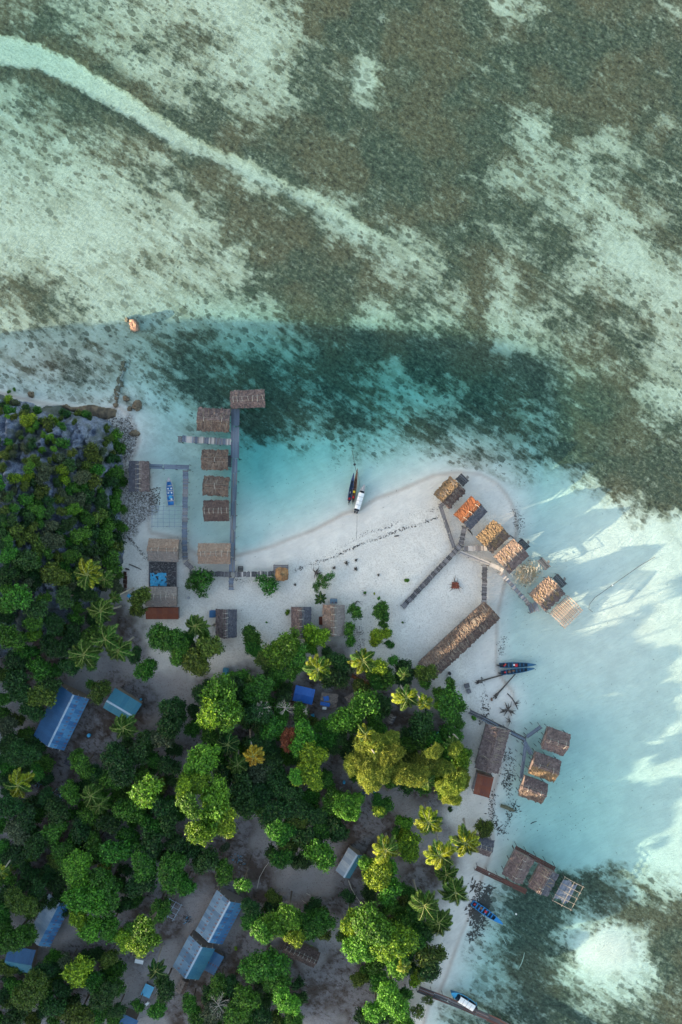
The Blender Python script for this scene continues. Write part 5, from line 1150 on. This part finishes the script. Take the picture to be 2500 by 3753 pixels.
T = """735 2128 56 s;700 2137 30 s;513 2190 42 o;505 2235 26 o;607 2340 62 m;660 2385 48 m;690 2350 34 m;764 2370 52 o;750 2330 32 m;717 2430 52 o;700 2400 40 g;534 2455 40 m;498 2400 30 d;
982 2145 43 s;1180 2130 26 s;1205 2115 22 s;1160 2150 20 s;1302 2244 25 m;1279 2305 24 m;1285 2350 18 m;1393 2237 33 m;1410 2260 20 m;1403 2290 18 m;1390 2325 34 y;1375 2350 22 y;1415 2322 20 b;1428 2363 17 m;
1156 2332 48 y;1140 2365 34 b;923 2340 40 m;930 2378 34 m;976 2415 45 o;1034 2385 72 b;1090 2410 46 m;1075 2450 40 m;1020 2460 40 m;1200 2400 30 d;1245 2426 40 d;1226 2484 45 d;1275 2450 26 g;
1398 2480 50 m;1385 2440 30 y;1375 2500 30 m;1483 2465 44 d;1440 2418 18 m;1563 2468 38 o;1540 2460 22 y;1555 2500 22 m;1651 2507 22 m;1643 2583 56 m;1620 2570 30 y;1680 2590 26 m;1612 2540 24 m;1675 2640 32 m;
1330 2530 40 o;1326 2583 56 b;1265 2633 56 b;1300 2650 36 m;1398 2568 34 d;1375 2629 48 m;1405 2600 28 d;1544 2656 56 d;1532 2713 50 m;1580 2710 40 m;1500 2690 26 d;1655 2690 44 m;1490 2770 40 o;
1677 2814 62 y;1640 2770 44 m;1700 2760 30 b;1600 2800 44 b;1575 2855 40 y;1620 2870 26 b;1784 3040 32 o;1760 3020 20 o;1625 2905 26 y;
1268 2961 58 b;1207 2953 36 m;1240 2920 40 m;1290 2930 40 b;1406 2957 38 m;1385 2965 20 y;1380 2930 22 m;1483 3014 32 b;1480 3060 30 y;1498 3105 50 y;1455 3050 20 m;1387 3202 66 y;1350 3170 40 b;1420 3180 40 b;1429 3259 56 b;
1368 3393 86 b;1483 3374 66 m;1284 3374 48 y;1330 3470 72 b;1265 3430 34 m;1444 3450 82 y;1390 3520 50 m;1520 3340 44 m;1559 3412 44 d;1530 3440 46 m;1131 3393 80 m;1138 3091 56 d;1176 3125 54 b;1234 3037 48 d;1100 3060 40 d;1110 3150 40 d;
1450 3520 60 b;1572 3500 54 o;1575 3545 46 d;1545 3568 36 y;1520 3590 26 y;1438 3480 60 b;1438 3663 66 b;1400 3610 50 m;1534 3713 34 s;1570 3670 22 s;1488 3640 26 m;1380 3700 50 b;1480 3740 40 b;1340 3735 40 d;
810 2575 92 b;770 2610 50 y;840 2620 46 y;750 2550 40 d;883 2530 50 d;944 2530 62 m;840 2510 34 m;880 2480 36 m;944 2606 58 d;975 2560 34 m;1040 2560 34 d;1032 2606 40 m;1101 2606 36 m;1002 2663 52 m;960 2655 34 d;1059 2705 46 R;1085 2690 20 R;
1117 2690 48 b;1110 2740 40 b;1147 2759 48 y;1165 2720 36 m;1120 2824 54 y;1085 2840 30 b;1150 2850 36 y;956 2717 48 d;990 2740 36 d;956 2824 50 g;925 2845 30 g;734 2797 76 b;711 2862 58 y;680 2880 34 y;814 2847 48 d;630 2644 66 d;623 2587 42 d;660 2610 36 d;600 2700 50 g;
887 2874 56 d;790 2958 92 b;737 3040 48 y;830 3000 48 y;700 2930 48 b;860 2940 46 d;893 2945 54 d;1000 2980 56 d;1010 3030 38 b;960 2960 40 m;1036 3141 44 m;1060 3100 34 o;821 3190 44 m;759 3150 48 d;629 3190 70 m;680 3240 40 m;527 3168 66 m;545 3400 56 b;590 3330 44 m;520 3440 40 y;
897 3226 26 b;875 3235 18 m;826 3101 17 g;920 3328 38 d;925 3370 40 m;1018 3382 70 b;960 3400 44 b;1060 3350 44 b;1080 3420 40 y;1138 3391 60 m;973 3538 80 m;1049 3659 58 b;1020 3600 48 m;790 3703 50 g;803 3614 44 m;770 3640 36 d;902 3650 54 m;850 3610 40 d;940 3640 34 g;607 3614 44 d;580 3695 34 m;509 3681 24 m;870 3710 50 m;960 3720 44 d;1080 3730 44 m;730 3740 40 m;700 3680 34 m;
23 2660 40 g;69 2515 56 d;153 2545 52 o;180 2500 46 d;120 2600 40 d;367 2534 40 o;340 2510 24 m;77 2763 62 d;30 2720 40 d;306 2802 46 m;280 2770 30 m;440 2801 72 d;517 2744 56 d;543 2886 56 b;545 2900 26 y;520 2850 40 m;421 2850 48 m;360 2840 40 d;38 2955 52 d;478 2966 56 m;214 2974 48 d;100 2990 50 d;
69 3038 50 g;134 3096 52 d;287 3191 70 b;325 3287 80 b;249 3172 44 m;383 3268 76 m;421 3115 56 m;350 3090 44 m;517 3230 56 d;555 3096 56 d;77 3306 62 o;140 3260 40 d;46 3440 66 m;110 3420 36 m;10 3350 40 m;536 3383 30 m;333 3402 50 b;300 3370 44 y;459 3440 40 y;400 3400 44 b;490 3400 34 m;287 3555 56 y;344 3593 44 m;250 3530 36 g;400 3510 34 o;115 3631 76 o;383 3650 60 d;420 3610 40 m;57 3727 50 d;287 3720 52 o;200 3680 46 d;160 3560 44 d;230 3620 36 d;340 3700 36 m;430 3700 34 d;
266 1867 30 b;187 1984 40 g;290 1960 38 m;388 1960 46 m;262 2040 34 m;406 2054 44 m;420 2147 30 g;420 2100 30 m;93 2054 48 d;140 2010 34 o;201 2110 52 o;70 2194 56 m;290 2166 36 d;330 2180 34 d;201 2287 42 d;280 2264 28 m;131 2325 24 b;37 2334 54 m;201 2371 58 d;154 2451 48 m;60 2420 44 d;420 1843 34 m;448 1867 20 m;440 1930 24 m;420 1736 33 m;400 1770 28 d;336 1661 36 o;
425 1600 23 b;434 1643 26 m;103 1540 30 y;90 1520 22 o;177 1554 28 o;229 1722 24 y;238 1624 22 m;299 1750 30 g;350 1720 30 m;370 1840 32 d;320 1900 30 m;250 1920 30 d;120 2110 34 d;20 2110 44 d;30 2030 34 m;240 2190 40 d;130 2230 44 d;270 2330 40 d;100 2390 40 m;330 2330 36 m;260 2440 40 d;205 2460 34 m;340 2420 30 m;
20 2560 30 m;60 3130 44 d;20 3110 36 m;200 3040 44 m;300 3040 44 d;260 2900 40 m;170 2920 34 d;140 2830 30 m;330 2990 40 m;400 3010 48 d;600 2960 46 d;620 3010 48 d;560 3020 44 m;650 3100 46 d;700 3110 44 d;470 3060 40 m;230 3110 44 m;620 2800 40 d;560 2780 34 m;900 2790 40 d;860 2830 30 d;1000 2800 44 d;1020 2860 48 d;960 2900 44 d;1060 2900 48 d;1080 2960 48 d;1160 2990 40 d;1040 3050 44 m;1090 3010 40 o;1180 3040 40 m;1200 2860 30 m;1210 2700 36 m;1220 2740 30 d;1250 2700 34 d;1180 2660 30 m;990 3120 24 d"""
for e in T.replace('\n', '').split(';'):
    a = e.split(); px, py, r, c = int(a[0]), int(a[1]), int(a[2]), a[3]
    if px < 470 and py < 2170: h = 1.2+.8*r*K; tree(px, py, r, c if c != 's' else 'm', h, cap=False)   # scrub on the headland rock
    elif c == 's': tree(px, py, r, 'o' if px > 1500 else 'm', 2.6+.5*r*K, 'sparse', 'beach_tree')
    elif c == 'R': tree(px, py, r, 'r', 9.5, 'rustc', 'dead_leaved_tree')
    elif py < 2410 and 860 < px < 1460: tree(px, py, r, c, 2.0+1.0*r*K)
    elif px > 1500 and py < 2600: tree(px, py, r, c, 2.5+1.1*r*K)
    else: tree(px, py, r, c)
for (px, py, r, c, h) in ((1368,2740,74,'G',13.5),(1330,2790,66,'G',13.5),(1290,2800,44,'G',13),(1420,2770,66,'G',13.5),(1350,2850,52,'G',14),(1400,2830,50,'G',14),(1345,2690,34,'G',13.5),(1430,2700,34,'c',12.5),(1480,2830,56,'c',13),(1530,2840,50,'c',13),(1560,2790,48,'c',12),(1615,2810,44,'c',12),(1660,2870,54,'G',12),(1655,2920,36,'G',11),(1690,2850,40,'c',10),(1590,2750,34,'c',13),(1665,2740,34,'c',12)):
    tree(px, py, r, c, h*.87, 'casu', 'feathery_tree')
bare_branches(960,2595,34,10,14); bare_branches(1045,2600,34,9,12); bare_branches(1120,2608,14,8,8); bare_branches(800,3690,48,9,18); bare_branches(1210,2720,34,6,16, M_trunk)
bare_branches(1770,3030,26,3.5,12, M_drift)
# scrub scattered over the headland rock, smaller with height
cnt = 0; tries = 0; occ = [(t[1], t[2], t[3]) for t in TREES]
while cnt < 150 and tries < 6000:
    tries += 1; px, py = random.uniform(-10, 450), random.uniform(1465, 2150); d_ = _bil(_DH, px, py)/K
    if d_ < 6: continue
    if 230 < px < 390 and 1545 < py < 1625: continue           # bare rock face
    if py < 1680 and random.random() < .65: continue
    if px < 150 and 1540 < py < 1640 and random.random() < .75: continue
    if px < 90 and 1680 < py < 1880 and random.random() < .6: continue
    r = random.uniform(9, 20) if py < 1700 else random.uniform(16, 30)
    if any((px-a)**2+(py-b)**2 < (.62*(c+r))**2 for a, b, c in occ): continue
    tree(px, py, r, random.choice('mmooddgby' if py < 1800 else 'mmdddog'), .6+.9*r*K, kind='scrub_bush', cap=False); occ.append((px, py, r)); cnt += 1
# undergrowth filling the gaps of the forest, away from clearings and roofs
FOR = [[(-20,2150),(300,2180),(420,2150),(420,2250),(340,2380),(230,2480),(60,2500),(-20,2520)],[(-20,2600),(120,2650),(150,2780),(250,2860),(330,2760),(560,2690),(640,2720),(700,2900),(620,3050),(600,3200),(480,3330),(300,3320),(-20,3420)],[(-20,3560),(200,3500),(330,3480),(440,3560),(420,3700),(440,3770),(-20,3770)],
 [(700,2500),(1000,2450),(1100,2620),(1180,2650),(1200,2900),(1100,3000),(1000,3020),(880,2900),(700,2750)],[(1240,2640),(1420,2660),(1500,2700),(1680,2700),(1680,2880),(1500,2890),(1340,2880),(1240,2780)],[(1260,3260),(1560,3260),(1580,3560),(1520,3600),(1440,3770),(1340,3770),(1260,3500)],[(740,3600),(1100,3600),(1100,3770),(720,3770)],[(940,3280),(1180,3330),(1200,3440),(960,3460)],[(1060,3040),(1240,3020),(1200,3160),(1080,3140)]]
cnt = 0; tries = 0
while cnt < 190 and tries < 12000:
    tries += 1; px, py = random.uniform(-10, 1700), random.uniform(2150, 3760)
    if not any(float(sdf(f_, np.array([px]), np.array([py]))[0]) > 0 for f_ in FOR): continue
    r = random.uniform(22, 40)
    if any((px-a)**2+(py-b)**2 < (.48*(c+r))**2 for a, b, c in occ): continue
    tree(px, py, r, random.choice('dddmmo'), 1.5+1.2*r*K, kind='forest_shrub'); occ.append((px, py, r)); cnt += 1
# tiny shrubs on the sand
for (px, py, r, c) in ((1491,2127,8,'m'),(1338,2172,5,'m'),(1372,2176,4,'y'),(1388,2193,6,'b'),(1053,2245,9,'y'),(977,2281,4,'m'),(1476,2281,4,'m'),(1737,2631,10,'b'),(33,1435,7,'m'),(52,1427,7,'m'),(815,3395,6,'y'),(864,3476,7,'y'),(1650,2965,10,'d')):
    tree(px, py, r, c, .5+r*K, kind='small_shrub')
# foliage along the off-frame slope: the wood that the headland carries on to the left
# coconut palms
def frond_mesh(mat, seed, ln=1.0, droop=.55):
    r = np.random.default_rng(seed); n = 24; vs = []; fs = []
    def P_(t): return np.array([t*(1-.12*t), .05*math.sin(t*2+seed), .28*t-droop*t*t*1.15])
    for i in range(n):
        t = .10+.88*i/(n-1); p = P_(t); d = (P_(t+.02)-P_(t-.02)); d /= np.linalg.norm(d); sd_ = np.array([-d[1], d[0], 0]); sd_ /= np.linalg.norm(sd_)
        l_ = .27*math.sin(pi*(.16+.80*t))**.8*r.uniform(.85,1.1); wd = .021
        for s in (-1, 1):
            q = p+sd_*s*l_*.9+d*l_*.55+np.array([0,0,-.22*l_]); b = len(vs)
            vs += [p-d*wd, p+d*wd, q+d*wd*.3, p+sd_*s*l_*.45+d*l_*.24-d*wd*1.2+np.array([0,0,.02])]; fs.append((b, b+3, b+2, b+1) if s < 0 else (b, b+1, b+2, b+3))
    k = 7; b = len(vs)
    for i in range(k+1):
        p = P_(i/k); wd = .022*(1-.75*i/k); vs += [p+np.array([0,-wd,.004]), p+np.array([0,0,.018]), p+np.array([0,wd,.004])]
    for i in range(k): q = b+3*i; fs += [(q,q+3,q+4,q+1),(q+1,q+4,q+5,q+2)]
    me = mesh('frond', vs, fs, mat); me.materials.append(M_rib); mi = [0]*(n*2)+[1]*(2*k); me.polygons.foreach_set('material_index', mi); return me
FR = {c: [frond_mesh(m_, i, droop=dr) for i, dr in enumerate((.42,.6,.78))] for c, m_ in (('p', L_palm), ('y', L_palmy), ('G', L_palmgold), ('d', L_dark))}
M_coco = plain('coconut', (.30,.22,.04), (.16,.16,.04), 2, .5); CN = rock_mesh(33, M_coco, 1, .05)
def palm(px, py, r, code='p', h=11, lean=None, nf=15):
    if px < 1000 and h > 5: h = max(4.5, min(h, float(zlim(px, py))-place(px, py, 6)[2]-.5))
    rs = random.Random(int(px*3+py)); x, y, g_ = place(px, py, h); rw = r*K*(CAMH-h)/CAMH*1.12
    lx_, ly_ = lean or (rs.uniform(-1.6,1.6), rs.uniform(-1.6,1.6)); rt = empty('coconut_palm', (x-lx_, y-ly_, g_-.1))
    pts = [(lx_*t**1.6, ly_*t**1.6, h*t) for t in (0,.2,.4,.6,.8,1)]
    obj('trunk', MB().tube(pts, [.3,.2,.17,.16,.15,.14], 7).me('trunk', M_trunkpale), rt)
    for i in range(nf):
        a = 2*pi*i/nf+rs.uniform(-.22,.22); k = i % 3; l_ = rw*rs.uniform(.82,1.08)*(1 if k else .9)
        o = obj('frond', rs.choice(FR[code if not (code == 'y' and rs.random() < .45) else 'p'][max(0,k-1):k+1]), rt, (lx_, ly_, h-.05+.12*k), scale=(l_,l_*1.0,l_))
        o.rotation_euler = (rs.uniform(-.2,.2), rs.uniform(-.28,.12), a)
    for i in range(4):
        a = rs.uniform(0, 6.28); obj('coconut', CN, rt, (lx_+.28*cos(a), ly_+.28*sin(a), h-.25), scale=(.15,.15,.17))
    TREES.append((rt, px, py, r, 'P'+code, 'coconut_palm')); return rt
for a in ((322,2105,56,'y',13),(383,2124,40,'p',11),(369,2240,50,'p',13),(385,2343,56,'p',13),(432,2385,52,'p',11),(308,2399,62,'p',13),(452,2668,50,'p',10),(67,2878,56,'y',14),(333,2917,44,'p',11),(363,2950,40,'p',10),(835,2729,45,'d',11),(929,2771,42,'G',14,(2.0,-3.4)),(872,2801,40,'p',10),
    (1166,2453,54,'y',11),(1330,2419,50,'y',10.5),(1490,2556,52,'y',13),(1555,2575,34,'y',10,(2.4,-1.8)),(1571,3014,58,'y',11),(1414,3118,55,'y',12),(1613,3137,62,'y',12),(1707,3090,58,'y',10),(1636,3206,46,'p',8),(1670,3271,60,'p',10),(1555,3320,60,'p',12),(1609,3382,60,'p',9),(1567,2865,34,'p',10),
    (714,2294,46,'p',9),(740,2300,30,'p',8),(570,3559,40,'d',11),(6,3199,30,'y',13),(1482,3545,30,'y',12),(1340,2690,36,'y',12),(1660,2730,34,'p',9),(420,2190,26,'p',10),(1480,2470,26,'p',9),(925,2500,28,'p',8)):
    palm(*a)
palm(1176,2195,26,'d',2.2,(0,-.2),8)
# big pale leaning trunks seen between crowns
def lean_trunk(a, b, h, label):
    A = Vector(at(a[0],a[1],h*.2)+(.6,)); B = Vector(at(b[0],b[1],h)+(h,)); d = B-A
    rt = empty('leaning_trunk', A, 0, label, 'tree trunk'); obj('trunk', MB().tube([d*0, d*.3+Vector((.3,.5,.4)), d*.7+Vector((.3,.3,.5)), d], [.3,.25,.2,.12], 7).me('trunk', M_trunkpale), rt)
lean_trunk((1612,2672),(1680,2708),8,'pale bare trunk curving out over the turquoise and white box')
lean_trunk((1520,2552),(1543,2572),9,'short pale trunk under the smaller yellow palm by the hall')
lean_trunk((1315,2718),(1372,2760),15,'pale forked limb across the upper part of the golden tree')
# ---- labels: look, size and the nearest landmark, ranked so that each names one plant
LM = [('the lone rock face of the headland',310,1585),('the top-left end of the headland',40,1460),('the rust-patched grey hut',500,1746),('the pole grid',610,1893),('the tallest headland palm',322,2105),('the blue-tarp debris',598,2107),('the smooth grey-brown hut',591,2187),('the rusty lean-to',594,2248),
 ('the purple-brown hut',829,2285),('the gazebo',1033,2100),('the slate-roofed sand hut',1104,2281),('the pale tan hut',1223,2273),('the royal-blue shelter',1115,2542),('the tarpaulin shack',1206,2568),('the long thatched hall',1640,2400),('the tiny grey shed',1435,2636),('the three water huts',1900,2760),
 ('the long blue house',232,2624),('the blue-green house',455,2582),('the rust-leaved tree',1059,2705),('the golden palm',929,2771),('the golden feathery tree',1368,2760),('the waterside long house',1790,2780),('the small pale-roofed house',1280,3154),('the orange-red buoy',1136,3307),('the large blue-grey house',808,3351),
 ('the lower blue-grey house',715,3498),('the rust-brown roof',1103,3498),('the pale-and-blue house',165,3356),('the lower-left blue house',77,3505),('the turquoise shelter',541,3631),('the dark clearing',930,3150),('the bottom pier',1560,3640),('the turquoise boat',1780,3340),('the bottom-left corner',60,3720),('the left photo edge',20,2000),('the left edge palm',67,2878),('the bottom edge centre',900,3740),('the dirt path',480,2500),('the centre of the wood',620,2960),('the white rubbish heap',440,3180)]
TONE = dict(d='dark green', m='mid-green', b='bright green', y='yellow-green', o='olive', g='grey-green', G='golden', c='pale feathery green', r='rust-brown', w='bare pale')
KIND = dict(broadleaf_tree=('leafy tree','tree'), beach_tree=('sparse tree','tree'), dead_leaved_tree=('dry tree','tree'), feathery_tree=('needle-leaved tree','tree'), bare_tree=('leafless branches','tree'), scrub_bush=('bush','bush'), forest_shrub=('understorey shrub','shrub'), small_shrub=('tiny shrub','shrub'), coconut_palm=('coconut palm','palm'))
GRP = dict(broadleaf_tree='broadleaf trees of the village wood', beach_tree='sparse trees on the beach', feathery_tree='feathery trees in the low sun', scrub_bush='bushes on the headland rock', forest_shrub='understorey shrubs in the wood', small_shrub='tiny shrubs on the sand', coconut_palm='coconut palms of the village')
from collections import defaultdict
bk = defaultdict(list)
for (o_, px, py, r, code, kind) in TREES:
    d_, nm, lx_, ly_ = min((math.hypot(px-a, py-b), n_, a, b) for n_, a, b in LM)
    dx, dy = px-lx_, py-ly_
    rel = ('right of' if dx > 0 else 'left of') if abs(dx) > abs(dy) else ('below' if dy > 0 else 'above')
    if code[0] == 'P': tone = {'Pp':'mid-green','Py':'sunlit yellow-green','PG':'golden','Pd':'dark'}[code]
    else: tone = TONE[code]
    size = 'small' if r < 30 else ('large' if r >= 58 else 'medium')
    if kind == 'small_shrub' or kind == 'bare_tree': size = ''
    bk[(size, tone, kind, rel, nm)].append((d_, o_))
ORD = ['nearest','second nearest','third nearest','fourth nearest','fifth nearest','sixth nearest','seventh nearest','eighth nearest','ninth nearest']
for (size, tone, kind, rel, nm), lst in bk.items():
    lst.sort(key=lambda q: q[0])
    for i, (d_, o_) in enumerate(lst):
        base = f"{size+' ' if size else ''}{tone} {KIND[kind][0]} {rel} {nm}"
        if len(lst) > 1: base += ', '+ORD[min(i, 8)]
        tag(o_, base, KIND[kind][1], GRP.get(kind))
